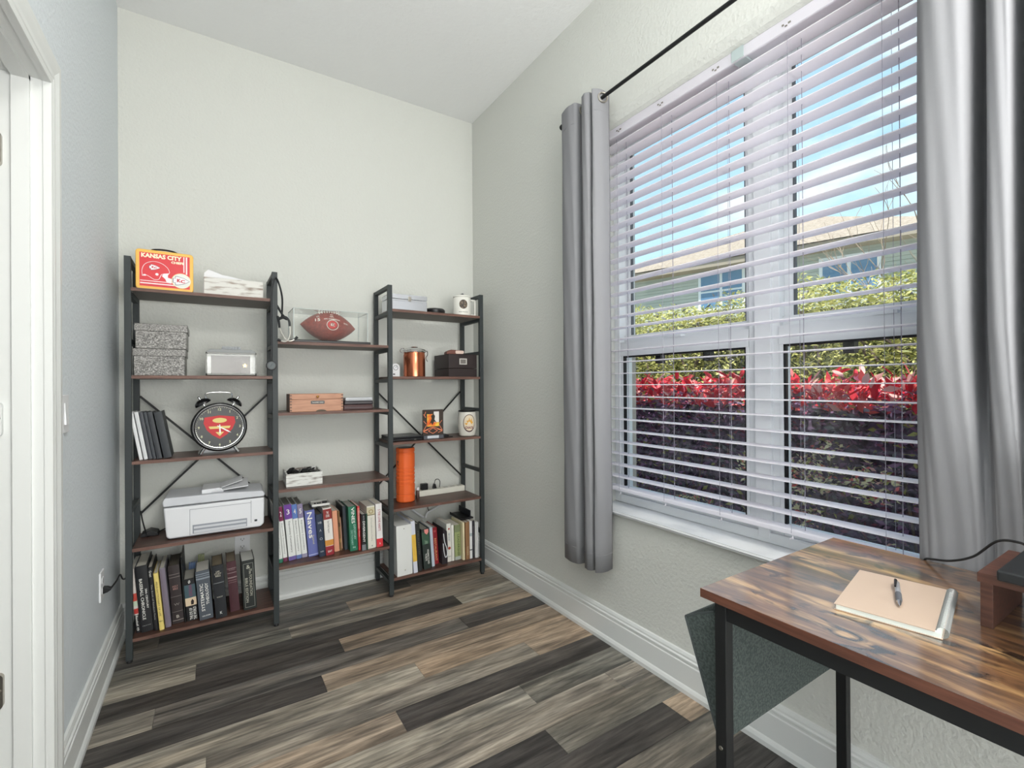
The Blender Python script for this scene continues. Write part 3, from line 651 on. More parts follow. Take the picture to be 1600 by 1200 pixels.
book(1.4100, 2.652, z, .009, .226, 0, (228, 228, 226), 'thin white booklet, left of the two at the right end', name='booklet', cat='booklet', pap=True, bulge=.001)
book(1.4205, 2.648, z, .007, .226, 0, (232, 232, 232), 'thin white booklet, the very last on the right end', name='booklet', cat='booklet', pap=True, bulge=.001)
t = thing('tablet_case', 'dark tablet case standing flat on top of the books at the shelf end', 'case', (1.372, 2.70, z+.2385), (0, 0, 0))
b = MB(); b.box(-.045, .045, 0, .17, 0, .010); b.box(-.045, -.041, 0, .17, .010, .018); build('case_body', b, black, t, bevel=.003)
b = MB(); b.box(.030, .036, .02, .185, .0101, .048); build('raised_flap', b, mat('flap_black', (30, 34, 42), .5), t, bevel=.001)

z = T[3]
for (x, y, w, h, ln, c, lb) in ((-.2715, 2.663, .013, .217, -9.2, (226, 227, 228), 'white notebook leaning at the left end of the clock shelf, outermost'), (-.2545, 2.666, .015, .216, -9.2, (214, 215, 217), 'second white notebook leaning beside the first on the clock shelf'),
                                (-.2380, 2.665, .014, .215, -9.2, (74, 76, 82), 'charcoal grey notebook next to the white notebooks'), (-.2230, 2.659, .013, .215, -9.2, (56, 60, 66), 'dark blue grey notebook in the middle of the leaning dark ones'),
                                (-.2045, 2.654, .020, .215, -9.6, (50, 53, 58), 'thicker dark notebook second from the right of the leaning row'), (-.1745, 2.659, .030, .214, -10, (48, 52, 56), 'thickest dark notebook at the right end of the leaning row')):
    book(x, y, z, w, h, ln, c, lb, cat='notebook', name='notebook', depth=.15, pages=(200, 200, 198) if c[0] > 100 else (110, 112, 114), bulge=.001)

# ================================================================ THINGS ON THE SHELVES
# --- lunch box
t = thing('lunch_box', 'red tin lunch box with yellow rim, football helmet picture and black handle', 'lunch box', (-.180, 2.645, T[1]), (0, 0, .04))
def rrect(w, h, r, n=5, cx=0, cy=0):
    o = []
    for (sx, sy, a0) in ((1, 1, 0), (-1, 1, PI/2), (-1, -1, PI), (1, -1, 1.5*PI)):
        for k in range(n+1):
            a = a0+PI/2*k/n; o.append((cx+sx*(w/2-r)+r*math.cos(a), cy+sy*(h/2-r)+r*math.sin(a)))
    return o
yel = mat('tin_yellow', (238, 186, 84), .35); red = mat('tin_red', (216, 46, 56), .35)
b = MB(); b.prism(rrect(.212, .178, .014, cy=.089), 'y', .0, .085); build('tin_body', b, yel, t, bevel=.003)
b = MB(); b.box(-.092, .092, -.0008, .002, .014, .164); fp = build('front_panel', b, red, t)
b = MB(); text(b, 'KANSAS CITY', (-.012, -.0016, .151), XP, ZP, .148, .020, bold=.05); text(b, 'CHIEFS', (.046, -.0016, .131), XP, ZP, .048, .011, bold=.05)
build('lettering', b, flat('cream_ink', (246, 238, 206)), fp)
b = MB()
for (x0, x1, z0, z1) in ((.068, .072, .09, .162), (.077, .0825, .082, .162)): b.box(x0, x1, -.0014, -.0008, z0, z1)
b.box(-.09, .04, -.0014, -.0008, .036, .0395); b.box(-.09, .04, -.0014, -.0008, .024, .0295)
build('stripe', b, flat('pale_ink', (244, 226, 226)), fp)
wi = flat('white_ink', (246, 238, 240)); dk = flat('navy_ink', (70, 60, 90)); rd = flat('red_ink', (196, 40, 56))
b = MB()
shell = smooth_pts([(-.082, 0, .058), (-.083, 0, .085), (-.072, 0, .112), (-.045, 0, .126), (-.015, 0, .122), (.008, 0, .104), (.016, 0, .082), (.004, 0, .076), (-.012, 0, .072), (-.018, 0, .060), (-.024, 0, .048), (-.040, 0, .046), (-.056, 0, .056), (-.068, 0, .062), (-.082, 0, .058)], 4)
b.tube([(p.x, -.0012, p.z) for p in shell], .0011, 5)
m1_ = [(.016, .080), (-.006, .076), (-.012, .064), (.000, .052), (.006, .036), (.022, .034), (.026, .054), (.010, .060), (.010, .070)]
poly(b, [(x, z_) for x, z_ in m1_], (0, -.0013, 0), XP, ZP)
build('helmet_outline', b, wi, fp)
b = MB(); poly(b, ell(.006, .006, 14), (-.030, -.0016, .070), XP, ZP); poly(b, ell(.006, .004, 10), (-.074, -.0016, .062), XP, ZP); build('ear_hole', b, wi, fp)
def arrowhead(c, s, par, nm='arrowhead_emblem'):
    pts = [(-1, -.1), (-1, .3), (-.72, .3), (-.72, .62), (-.4, .60), (.3, .42), (1, 0), (.3, -.42), (-.4, -.60), (-.72, -.62), (-.72, -.3), (-1, -.3)]
    bb = MB(); poly(bb, [(x*s*1.08, z_*s*1.12) for x, z_ in pts], (c[0], c[1], c[2]), XP, ZP); e_ = build(nm, bb, dk, par)
    bb = MB(); poly(bb, [(x*s, z_*s) for x, z_ in pts], (c[0], c[1]-.0003, c[2]), XP, ZP); build('emblem_field', bb, wi, par)
    bb = MB(); text(bb, 'K', (c[0]-.30*s, c[1]-.0006, c[2]+.04*s), XP, ZP, .5*s, .52*s, bold=.05); text(bb, 'C', (c[0]+.18*s, c[1]-.0006, c[2]-.06*s), XP, ZP, .56*s, .5*s, bold=.04); build('emblem_lettering', bb, rd, par)
arrowhead((-.038, -.0016, .100), .019, fp)
b = MB(); poly(b, ell(.037, .035, 30), (.060, -.0017, .050), XP, ZP); build('oval_badge', b, flat('badge', (232, 234, 226)), fp)
b = MB(); b.tube([(.060+.036*math.cos(a), -.0019, .050+.034*math.sin(a)) for a in [2*PI*k/28 for k in range(28)]], .0009, 4, closed=True); build('badge_ring', b, yel, fp)
arrowhead((.060, -.0021, .050), .030, fp)
b = MB(); b.tube(smooth_pts([(-.052, .04, .178), (-.045, .04, .188), (-.01, .04, .193), (.03, .04, .190), (.052, .04, .178)], 4), .004, 8); build('handle', b, black, t, smooth=True)

# --- distressed white wooden box
dist = mat('distressed_wood', (222, 220, 214), .8, noise=((134, 114, 98), 6, .50, .68, (1.6, 3, 9)))
t = thing('wooden_box', 'whitewashed wooden box holding folded papers on the top left shelf', 'box', (.091, 2.655, T[1]))
b = MB(); b.box(-.124, .124, 0, .010, 0, .084); b.box(-.124, .124, .13, .14, 0, .084); b.box(-.124, -.114, .01, .13, 0, .084); b.box(.114, .124, .01, .13, 0, .084); b.box(-.114, .114, .01, .13, 0, .01)
build('box_body', b, dist, t, bevel=.001)
t = thing('folded_papers', 'folded white papers sticking out of the whitewashed wooden box', 'paper', (.06, 2.70, T[1]+.011))
b = MB(); b.prism([(-.10, 0), (.06, 0), (.045, .088), (-.02, .098), (-.075, .118), (-.092, .10)], 'y', 0, .0015); b.prism([(-.05, 0), (.09, 0), (.085, .085), (.0, .10)], 'y', .02, .0215); b.box(-.085, -.02, .03, .05, 0, .095)
build('sheet', b, mat('sheet_paper', (236, 236, 238), .8), t)

# --- two reptile-pattern boxes
rept = mat('silver_reptile', (92, 90, 88), .35, noise=((150, 148, 144), 130, .40, .62, (1, 1, 1.8)), bump=(180, .5), metal=.35)
for (x0, x1, z0, hh, lb) in ((-.309, -.105, T[2], .122, 'silver reptile patterned storage box, lower of the two stacked'), (-.294, -.098, T[2]+.1225, .112, 'silver reptile patterned storage box, upper of the two stacked')):
    x0 = max(x0, -.300)
    t = thing('storage_box', lb, 'box', ((x0+x1)/2, 2.655, z0), group=None); hw = (x1-x0)/2
    b = MB(); b.box(-hw+.004, hw-.004, .004, .215, 0, hh-.030); build('box_body', b, rept, t, bevel=.002)
    b = MB(); b.box(-hw, hw, 0, .219, hh-.034, hh-.0005); build('lid', b, rept, t, bevel=.002)

# --- glass keepsake box
t = thing('glass_keepsake_box', 'clear glass box with a grey metal lid and a gold star inside', 'box', (.078, 2.655, T[2]))
mirr = mat('antique_glass', (104, 98, 94), .7, metal=0, noise=((78, 68, 62), 14, .4, .65))
b = MB(); b.box(-.104, .104, 0, .004, .004, .108); b.box(-.104, .104, .126, .13, .004, .108); b.box(-.104, -.100, .004, .126, .004, .108); b.box(.100, .104, .004, .126, .004, .108); build('glass_wall', b, acrylic, t)
b = MB()
for sx in (-.106, .100): b.box(sx, sx+.006, -.003, .003, 0, .112); b.box(sx, sx+.006, .127, .133, 0, .112)
b.box(-.106, .106, -.003, .133, 0, .004); b.box(-.106, .106, -.003, .001, .106, .112); b.box(-.106, .106, -.003, .001, .0, .012)
build('metal_edge', b, mat('pewter', (136, 136, 132), .5, metal=.3), t)
b = MB(); b.box(-.085, .082, .05, .054, .006, .10); build('mirror_back', b, mirr, t)
b = MB(); b.prism([(-.106, .112), (.106, .112), (.100, .120), (.085, .128), (-.085, .128), (-.100, .120)], 'y', -.004, .134); lid = build('lid', b, mat('lid_grey', (120, 122, 122), .45, metal=.3), t, bevel=.001)
b = MB()
for i in range(6): b.box(-.038+.0132*i, -.0262+.0132*i, .05, .075, .128, .146)
b.box(-.04, .041, .054, .071, .128, .140); build('knob_handle', b, mat('pewter_dark', (104, 106, 108), .4, metal=.6), lid)
b = MB(); b.prism([((.013 if k % 2 == 0 else .005)*math.sin(PI*k/5)+.058, (.013 if k % 2 == 0 else .005)*math.cos(PI*k/5)+.052) for k in range(10)], 'y', .040, .044); build('gold_star', b, mat('gold', (222, 190, 120), .3, metal=.6), t)

# --- big twin bell alarm clock
t = thing('alarm_clock', 'large black twin bell alarm clock with chrome handle and a red and yellow shield dial', 'clock', (.024, 2.72, T[3]), (0, 0, .10))
cz = .130; rr = .116
b = MB(); b.lathe([(rr-.006, 0), (rr, .006), (rr, .012), (rr-.010, .016), (rr-.012, .06), (rr-.03, .075)], 48, (0, -.035, cz), 'y'); build('case', b, mat('clock_black', (22, 22, 24), .2, coat=.5), t, smooth=True)
b = MB(); b.tube([((rr-.008)*math.cos(a), -.036, cz+(rr-.008)*math.sin(a)) for a in [2*PI*k/48 for k in range(48)]], .010, 10, closed=True); build('bezel', b, mat('clock_black', (22, 22, 24), .2), t, smooth=True)
b = MB(); b.tube([((rr-.017)*math.cos(a), -.042, cz+(rr-.017)*math.sin(a)) for a in [2*PI*k/48 for k in range(48)]], .0018, 6, closed=True); build('chrome_ring', b, chrome, t, smooth=True)
b = MB(); b.lathe([(rr-.014, -.0365), (rr-.014, -.030)], 40, (0, 0, cz), 'y'); dial = build('dial', b, mat('dial_black', (46, 46, 46), .35), t)
yf = -.0372
b = MB(); poly(b, [(-.062, .048), (0, .056), (.062, .048), (.066, .020), (.052, -.014), (.030, -.038), (0, -.058), (-.030, -.038), (-.052, -.014), (-.066, .020)], (0, yf, cz), XP, ZP); build('red_shield', b, flat('shield_red', (200, 58, 62)), dial)
b = MB(); poly(b, ell(.030, .012, 20, 0, .032), (0, yf-.0003, cz), XP, ZP); poly(b, [(-.046, .004), (.046, .004), (.040, -.008), (-.040, -.008)], (0, yf-.0003, cz), XP, ZP); poly(b, [(-.018, -.024), (.018, -.024), (0, -.044)], (0, yf-.0003, cz), XP, ZP)
build('yellow_patch', b, flat('shield_yellow', (226, 206, 130)), dial)
b = MB()
for k in range(60):
    a = 2*PI*k/60; r0, r1 = .094, (.098 if k % 5 else .0985); w_ = .0008 if k % 5 else .0014
    c_, s_ = math.sin(a), math.cos(a)
    b.add([(c_*r0-s_*w_, yf-.0002, cz+s_*r0+c_*w_), (c_*r0+s_*w_, yf-.0002, cz+s_*r0-c_*w_), (c_*r1+s_*w_, yf-.0002, cz+s_*r1-c_*w_), (c_*r1-s_*w_, yf-.0002, cz+s_*r1+c_*w_)], [(0, 1, 2, 3)])
build('minute_mark', b, flat('dial_ink', (206, 206, 170)), dial, kind='stuff')
for k in range(1, 13):
    a = 2*PI*k/12; b = MB(); text(b, str(k), (.085*math.sin(a), yf-.0003, cz+.085*math.cos(a)), XP, ZP, None, .012, bold=.02); build('numeral', b, flat('dial_ink', (206, 206, 170)), dial)
hands = flat('hand_white', (240, 240, 238), .3)
for a, ln, w_, nm in ((math.radians(178), .036, .0035, 'hour_hand'), (math.radians(122), .056, .003, 'minute_hand')):
    b = MB(); d = Vector((math.sin(a), 0, math.cos(a))); n = Vector((d.z, 0, -d.x)); c_ = Vector((0, yf-.003, cz))
    b.add([c_-d*.012-n*w_*.6, c_+d*ln*.7-n*w_, c_+d*ln, c_+d*ln*.7+n*w_, c_-d*.012+n*w_*.6], [(0, 1, 2, 3, 4)]); build(nm, b, hands, dial)
for s in (-1, 1):
    ang = s*.52; d = Vector((math.sin(ang), 0, math.cos(ang))); base = Vector((0, -.010, cz))+d*(rr+.012)
    rot = Matrix.Translation(base) @ Euler_(0, ang, 0) if False else None
    b = MB(); q = d.to_track_quat('Z', 'Y').to_matrix()
    bb = MB(); bb.lathe([(.036, 0), (.036, .006), (.030, .016), (.018, .024), (.004, .027)], 24)
    b.add([base+q @ Vector(v) for v in bb.v], bb.f); bell = build('bell', b, mat('clock_black', (22, 22, 24), .2), t, smooth=True)
    bb = MB(); bb.lathe([(.004, -.016), (.004, .030), (.006, .032), (.006, .038), (.002, .042)], 12)
    b = MB(); b.add([base+q @ Vector(v) for v in bb.v], bb.f); build('bell_post', b, chrome, bell, smooth=True)
    b = MB(); b.tube([(s*.062, -.035, cz-.10), (s*.078, -.044, .004)], .005, 8); build('leg', b, chrome, t, smooth=True)
b = MB(); b.tube(smooth_pts([(-.052, -.01, cz+rr+.020), (-.056, -.01, cz+rr+.036), (-.046, -.01, cz+rr+.048), (0, -.01, cz+rr+.052), (.046, -.01, cz+rr+.048), (.056, -.01, cz+rr+.036), (.052, -.01, cz+rr+.020)], 4), .0035, 8); build('handle', b, chrome, t, smooth=True)
b = MB(); b.prism([(-.085, 0), (.085, 0), (.066, .045), (-.066, .045)], 'y', -.02, .035); build('base_block', b, mat('clock_black', (22, 22, 24), .2), t)

# --- printer
t = thing('inkjet_printer', 'white all in one inkjet printer with sheet feeder on the left shelf', 'printer', (.012, 2.668, T[4]), (0, 0, -.03))
pr_m = mat('printer_white', (224, 225, 228), .4); pr_g = mat('printer_grey', (206, 208, 213), .45)
b = MB(); b.prism([(-.196, .018), (-.186, .006), (.186, .006), (.202, .020), (.204, .150), (-.206, .150)], 'y', 0, .225); build('body', b, pr_m, t, bevel=.008, seg=3)
b = MB(); b.prism([(-.206, .156), (.204, .156), (.206, .172), (.196, .184), (.03, .194), (-.200, .196), (-.210, .180)], 'y', -.002, .232); lidp = build('scanner_lid', b, pr_g, t, bevel=.005, seg=3)
b = MB(); b.prism([(-.060, .194), (.030, .194), (.030, .206), (.012, .215), (-.060, .213)], 'y', .03, .19); build('feeder_cover', b, pr_m, lidp, bevel=.002)
b = MB(); b.add([(-.02, .02, .198), (.135, .02, .212), (.135, .16, .228), (-.02, .16, .210), (-.02, .02, .202), (.135, .02, .216), (.135, .16, .232), (-.02, .16, .214)], [(0, 3, 2, 1), (4, 5, 6, 7), (0, 1, 5, 4), (1, 2, 6, 5), (2, 3, 7, 6), (3, 0, 4, 7)])
b.add([(.02, .04, .212), (.110, .04, .240), (.110, .13, .250), (.02, .13, .220), (.02, .04, .215), (.110, .04, .243), (.110, .13, .253), (.02, .13, .223)], [(0, 3, 2, 1), (4, 5, 6, 7), (0, 1, 5, 4), (1, 2, 6, 5), (2, 3, 7, 6), (3, 0, 4, 7)])
build('input_tray', b, pr_m, lidp, bevel=.001)
b = MB()
for (x0, x1, z0, z1) in ((-.106, -.1045, .012, .132), (.1445, .146, .032, .142), (-.106, .146, .131, .1325), (-.19, -.02, .1525, .1545)): b.box(x0, x1, -.0008, .001, z0, z1)
build('panel_gap', b, flat('gap', (120, 124, 130)), t)
b = MB(); b.box(-.095, .128, -.0015, .002, .018, .058); outp = build('output_slot', b, mat('slot_grey', (150, 154, 162), .4), t)
b = MB(); b.box(-.090, .124, -.006, -.0016, .020, .032); b.box(-.090, .124, -.004, -.0016, .040, .050); build('output_tray', b, pr_g, outp, bevel=.001)
b = MB(); b.box(.160, .172, -.0015, .0015, .036, .046); build('logo_badge', b, flat('badge_dark', (52, 56, 60)), t)
b = MB(); b.box(-.19, .19, .02, .2, 0, .0065); build('rubber_base', b, black, t)
b = MB(); b.tube(smooth_pts([(-.298, 2.90, .60), (-.288, 2.86, .565), (-.275, 2.82, .53), (-.262, 2.79, .5005), (-.24, 2.83, .4995), (-.20, 2.90, .4995)], 6), .003, 6)
o = build('cable', b, black, None, smooth=True); tag(o, 'black printer power cord draped down at the left of the printer', 'cord')
t = thing('power_brick', 'flat black power adapter lying behind the printer at its left', 'adapter', (-.255, 2.84, T[4]))
b = MB(); b.prism([(-.035, 0), (.035, 0), (.03, .016), (.0, .028), (-.033, .014)], 'y', -.04, .03); build('adapter_body', b, black, t, bevel=.002)

# --- stethoscope hanging over the second post
t = thing('stethoscope', 'black stethoscope hung over the post between left and middle shelves', 'stethoscope', (.27, 2.60, 1.55))
b = MB(); b.tube(smooth_pts([(.30, 2.66, 1.555), (.298, 2.635, 1.66), (.270, 2.615, 1.745), (.2505, 2.612, 1.69), (.2465, 2.612, 1.55), (.2475, 2.608, 1.42), (.2455, 2.604, 1.335)], 6), .0045, 8)
b.tube(smooth_pts([(.272, 2.65, 1.62), (.300, 2.618, 1.56), (.316, 2.61, 1.548), (.327, 2.605, 1.53), (.330, 2.603, 1.505)], 5), .0055, 8)
b.tube(smooth_pts([(.280, 2.618, 1.54), (.300, 2.612, 1.548), (.318, 2.606, 1.540)], 5), .007, 8)
b.tube(smooth_pts([(.276, 2.620, 1.555), (.281, 2.618, 1.53), (.284, 2.614, 1.495)], 5), .0055, 8)
tb = build('rubber_tube', b, mat('steth_black', (36, 38, 40), .45), t, world=True, smooth=True)
b = MB(); b.tube(smooth_pts([(.284, 2.614, 1.497), (.296, 2.61, 1.465), (.312, 2.606, 1.438), (.330, 2.60, 1.430), (.350, 2.60, 1.438)], 5), .0032, 6); build('ear_tube', b, mat('steth_steel', (214, 210, 202), .25, metal=.3), t, world=True, smooth=True); b = MB(); b.tube(smooth_pts([(.330, 2.603, 1.507), (.331, 2.60, 1.47), (.322, 2.60, 1.438), (.306, 2.604, 1.426), (.290, 2.61, 1.430)], 5), .0032, 6)
build('ear_tube', b, mat('steth_steel', (214, 210, 202), .25, metal=.3), t, world=True, smooth=True)
for p, q in (((.350, 2.60, 1.438), (.364, 2.60, 1.452)), ((.290, 2.61, 1.430), (.275, 2.612, 1.437))):
    b = MB(); b.tube([p, q], [.0045, .007], 10); build('ear_tip', b, black, t, world=True, smooth=True)
b = MB(); b.lathe([(.021, 0), (.0235, .003), (.0235, .009), (.018, .013)], 28, (.2445, 2.588, 1.305), 'y'); cp_ = build('chest_piece', b, mat('steth_ring', (30, 32, 34), .4), t, world=True, smooth=True)
b = MB(); b.lathe([(.0165, -.0005), (.0165, .001)], 24, (.2445, 2.588, 1.305), 'y'); b.tube([(.240, 2.587, 1.297), (.2445, 2.5865, 1.306), (.250, 2.587, 1.315)], .0012, 5); build('diaphragm', b, mat('diaphragm', (96, 102, 104), .6), cp_, world=True)

# --- football in acrylic case
t = thing('football_display_case', 'clear acrylic display case with black base on the top middle shelf', 'display case', (.545, 2.66, T['m1']))
b = MB(); b.box(-.205, .205, -.010, .215, 0, .016); build('base', b, mat('case_black', (34, 32, 34), .35), t, bevel=.004)
b = MB()
wd, dp, hz_ = .19, .195, .176
b.box(-wd, wd, 0, .003, .016, hz_); b.box(-wd, wd, dp-.003, dp, .016, hz_); b.box(-wd, -wd+.003, .003, dp-.003, .016, hz_); b.box(wd-.003, wd, .003, dp-.003, .016, hz_); b.box(-wd, wd, 0, dp, hz_, hz_+.003)
build('clear_cover', b, acrylic, t, bevel=.001)
b = MB()
for x in (-wd, wd):
    for y in (0, dp): b.box(x-.002, x+.002, y-.002, y+.002, .016, hz_+.003)
for y in (0, dp): b.box(-wd, wd, y-.0015, y+.0015, hz_+.001, hz_+.004)
for x in (-wd, wd): b.box(x-.0015, x+.0015, 0, dp, hz_+.001, hz_+.004)
build('cover_edge', b, mat('acrylic_edge', (205, 214, 212), .2, alpha=.75), t)
t = thing('football', 'reddish brown leather football with white laces inside the clear case', 'football', (.545, 2.755, T['m1']+.0165+.085), (0, .04, 0))
prof = []
for k in range(25):
    s = -1+2*k/24; prof.append((max(.0005, .083*(1-abs(s)**1.9)**.95), s*.146))
b = MB(); b.lathe(prof, 32, (0, 0, 0), 'x', cap=False); leather = mat('pigskin', (122, 44, 40), .42, noise=((142, 58, 48), 80, .4, .6), bump=(700, .4)); fb = build('leather_body', b, leather, t, smooth=True)
def onball(s, a, off=.0008):
    r = .083*(1-abs(s)**1.9)**.95+off; return (s*.146, -r*math.cos(a), r*math.sin(a))
b = MB()
for k in range(9): s0 = -.38+k*.085; b.tube([onball(s0, a, .003) for a in (1.02, 1.12, 1.22, 1.32, 1.42)], .0028, 6)
b.tube([onball(-.42+.07*k, 1.22, .003) for k in range(12)], .002, 5)
build('lacing', b, mat('lace_white', (240, 238, 232), .6), fb, smooth=True)
b = MB()
def btext(s, cx, ca, w, h):
    vs, fs = text_verts(s, .02); x0, x1 = min(q[0] for q in vs), max(q[0] for q in vs); y0, y1 = min(q[1] for q in vs), max(q[1] for q in vs)
    b.add([onball((cx+(q[0]-(x0+x1)/2)/(x1-x0)*w)/.146, ca+(q[1]-(y0+y1)/2)/(y1-y0)*h/.08, .0012) for q in vs], fs)
btext('AFC CHAMPIONS', .003, .42, .084, .008); btext('NFL', .003, .60, .022, .008); btext('C', .003, .78, .016, .012); btext('LOGO'[0:0] or 'O', -.066, .72, .014, .012); btext('15', -.068, .40, .024, .022); btext('KICKS', .080, .30, .024, .011)
def bpoly(pts, cx, ca, off=.0009): b.add([onball((cx+x)/.146, ca+y/.08, off) for x, y in pts], [list(range(len(pts)))])
build('white_lettering', b, flat('ball_ink', (232, 222, 214)), fb)
b = MB(); b.tube([onball((.006+.030*math.cos(a))/.146, .02+.026*math.sin(a)/.08, .0014) for a in [PI*.0+2*PI*k/24 for k in range(24)]], .0016, 5, closed=True); build('helmet_outline', b, flat('ball_ink', (232, 222, 214)), fb)
b = MB(); bpoly(ell(.024, .020, 20), .004, .04, .0014); build('red_helmet_print', b, flat('ball_red', (192, 40, 44)), fb)
b = MB(); btext('KC', .006, .03, .020, .014); b.v = [(x, y-.0006, z_) for x, y, z_ in b.v]; build('helmet_lettering', b, flat('ball_ink', (232, 222, 214)), fb)

# --- cigar box, leather cases
t = thing('cigar_box', 'light wooden cigar box with finger joints, brass knob and small black label', 'box', (.466, 2.655, T['m2']), (0, 0, -.02))
cw = mat('cedar', (196, 146, 118), .5, noise=((172, 122, 96), 10, .4, .7, (1, 8, 8)))
b = MB(); b.box(-.132, .132, 0, .15, 0, .064); build('box_body', b, cw, t, bevel=.001)
b = MB(); b.box(-.132, .132, 0, .15, .0652, .093); lidc = build('lid', b, cw, t, bevel=.001)
b = MB()
for k in range(6):
    for s in (-1, 1): b.box(s*.1325 if s < 0 else .122, -.122 if s < 0 else .1325, -.0006, .0, .004+.0155*k, .011+.0155*k)
b.box(-.1325, -.1318, 0, .15, 0, .093)
build('finger_joint', b, mat('dark_joint', (116, 92, 80), .6), t)
b = MB(); b.lathe([(.003, 0), (.003, -.006), (.007, -.009), (.006, -.013), (.002, -.015)], 14, (.002, 0, .078), 'y'); build('brass_knob', b, mat('brass', (176, 130, 70), .3, metal=.9), lidc, smooth=True)
b = MB(); b.prism(rrect(.068, .017, .003, cx=.003, cy=.048), 'y', -.0012, 0); lb_ = build('name_plate', b, flat('plate_black', (28, 26, 26), .3), t)
b = MB(); text(b, 'The ROMEO GUILD', (.003, -.0016, .048), XP, ZP, .056, .006, bold=.02); build('plate_lettering', b, flat('plate_ink', (214, 208, 196)), lb_)
b = MB(); b.prism(ell(.026, .010, 16, .020, .0, 0, PI)+[(-.006, 0)], 'y', -.0012, 0); build('thumb_notch', b, flat('notch', (92, 80, 66)), t)
for i, (c, hh, lb) in enumerate((((74, 46, 46), .030, 'brown leather wallet case at the bottom of the small stack'), ((44, 40, 44), .020, 'dark zipped case in the middle of the small stack'), ((196, 198, 202), .018, 'silver case on top of the small stack'))):
    zz = T['m2']+(0, .0305, .051)[i]
    t = thing('flat_case', lb, 'case', (.684+.002*i, 2.665, zz), (0, 0, .03-.03*i)); w_ = (.080, .078, .074)[i]
    b = MB(); b.box(-w_, w_, 0, .11, 0, hh); build('case_body', b, flat('case%d' % i, c, .4), t, bevel=.004, seg=3)
    b = MB(); b.box(-w_+.006, w_-.006, -.001, .001, hh*.4, hh*.5); build('zip', b, flat('zip%d' % i, (110, 104, 106), .4), t)

# --- whitewashed tray with cables
t = thing('wooden_tray', 'small whitewashed open wooden tray on the middle shelf above the books', 'tray', (.405, 2.67, T['m3']), (0, 0, -.04))
b = MB(); b.box(-.088, .088, 0, .008, 0, .066); b.box(-.088, .088, .192, .20, 0, .066); b.box(-.088, -.080, .008, .192, 0, .066); b.box(.080, .088, .008, .192, 0, .066); b.box(-.08, .08, .008, .192, 0, .008)
build('tray_body', b, mat('distressed_wood2', (224, 224, 220), .8, noise=((130, 120, 112), 8, .50, .68, (1.6, 3, 9))), t, bevel=.001)
t = thing('charger_cables', 'tangle of black charger plugs and cables in the whitewashed tray', 'cables', (.405, 2.77, T['m3']+.009))
b = MB(); R2 = random.Random(3)
for i in range(7):
    p = [(R2.uniform(-.065, .065), R2.uniform(-.07, .07), R2.uniform(.006, .062)) for _ in range(5)]; b.tube(smooth_pts(p, 4), .004, 6)
build('cable', b, black, t, smooth=True)
for (x, y, zz, a) in ((-.03, -.03, .035, .3), (.02, .0, .045, -.4), (-.05, .03, .05, .8), (.05, -.04, .04, .1)):
    b = MB(); mt = Matrix.Translation((x, y, zz)) @ Matrix.Rotation(a, 4, 'Z') @ Matrix.Rotation(a, 4, 'X'); b.box(-.016, .016, -.012, .012, -.014, .018, mt); b.box(-.006, -.004, -.002, .002, .018, .030, mt); b.box(.004, .006, -.002, .002, .018, .030, mt); build('plug', b, black, t, bevel=.002)

# --- right unit top shelf
t = thing('metal_cash_box', 'shiny silver metal box with a front latch on the top right shelf', 'box', (.982, 2.665, T[1]))
sv = mat('brushed_silver', (226, 228, 232), .22, metal=.6)
b = MB(); b.box(-.118, .112, 0, .15, 0, .068); build('box_body', b, sv, t, bevel=.004)
b = MB(); b.box(-.119, .113, -.001, .151, .0695, .098); lidm = build('lid', b, sv, t, bevel=.004)
b = MB(); b.box(-.008, .010, -.006, -.001, .058, .086); b.box(-.004, .006, -.009, -.006, .062, .076); build('latch', b, nickel, lidm, bevel=.001)
b = MB(); b.tube([(-.10, -.001, .008), (.095, -.001, .008), (.095, -.001, .058), (-.10, -.001, .058)], .0012, 5, closed=True); build('pressed_rib', b, sv, t)
t = thing('round_tin', 'round black lidded tin on the top right shelf', 'tin', (1.170, 2.73, T[1]))
b = MB(); b.lathe([(.060, 0), (.064, .006), (.064, .028), (.056, .036), (.02, .040)], 36); build('tin_body', b, black, t, smooth=True)
t = thing('black_strap', 'flat black strap lying between the round tin and white mug', 'strap', (1.255, 2.70, T[1]))
b = MB(); b.box(-.035, .035, -.02, .01, 0, .010); build('strap_band', b, black, t, bevel=.003)
def mug(label, x, y, z, r, hgt, par=None):
    pass
t = thing('travel_mug', 'white lidded ceramic mug with dark round emblem and square handle', 'mug', (1.345, 2.70, T[1]))
cer = mat('ceramic', (232, 230, 222), .25)
b = MB(); b.lathe([(.050, 0), (.056, .004), (.056, .112), (.053, .118), (.048, .118)], 40); build('mug_body', b, cer, t, smooth=True)
b = MB(); b.lathe([(.056, .119), (.056, .127), (.042, .133), (.018, .135)], 40); b.lathe([(.016, .134), (.014, .137)], 20); ml = build('lid', b, cer, t, smooth=True)
b = MB(); b.prism([(-.012, .134), (.010, .134), (.010, .142), (.002, .147), (-.010, .142)], 'y', -.008, .008); build('lid_tab', b, black, ml, bevel=.001)
b = MB(); b.tube(smooth_pts([(.052, 0, .108), (.085, 0, .108), (.092, 0, .10), (.092, 0, .022), (.085, 0, .012), (.052, 0, .014)], 3), .0062, 8); o = build('handle', b, cer, t, smooth=True)
def on_cyl(mb2, pts2, r, c_a, fs=None):
    mb2.add([(r*math.sin(c_a+x/r), -r*math.cos(c_a+x/r), z_) for x, z_ in pts2], fs or [list(range(len(pts2)))])
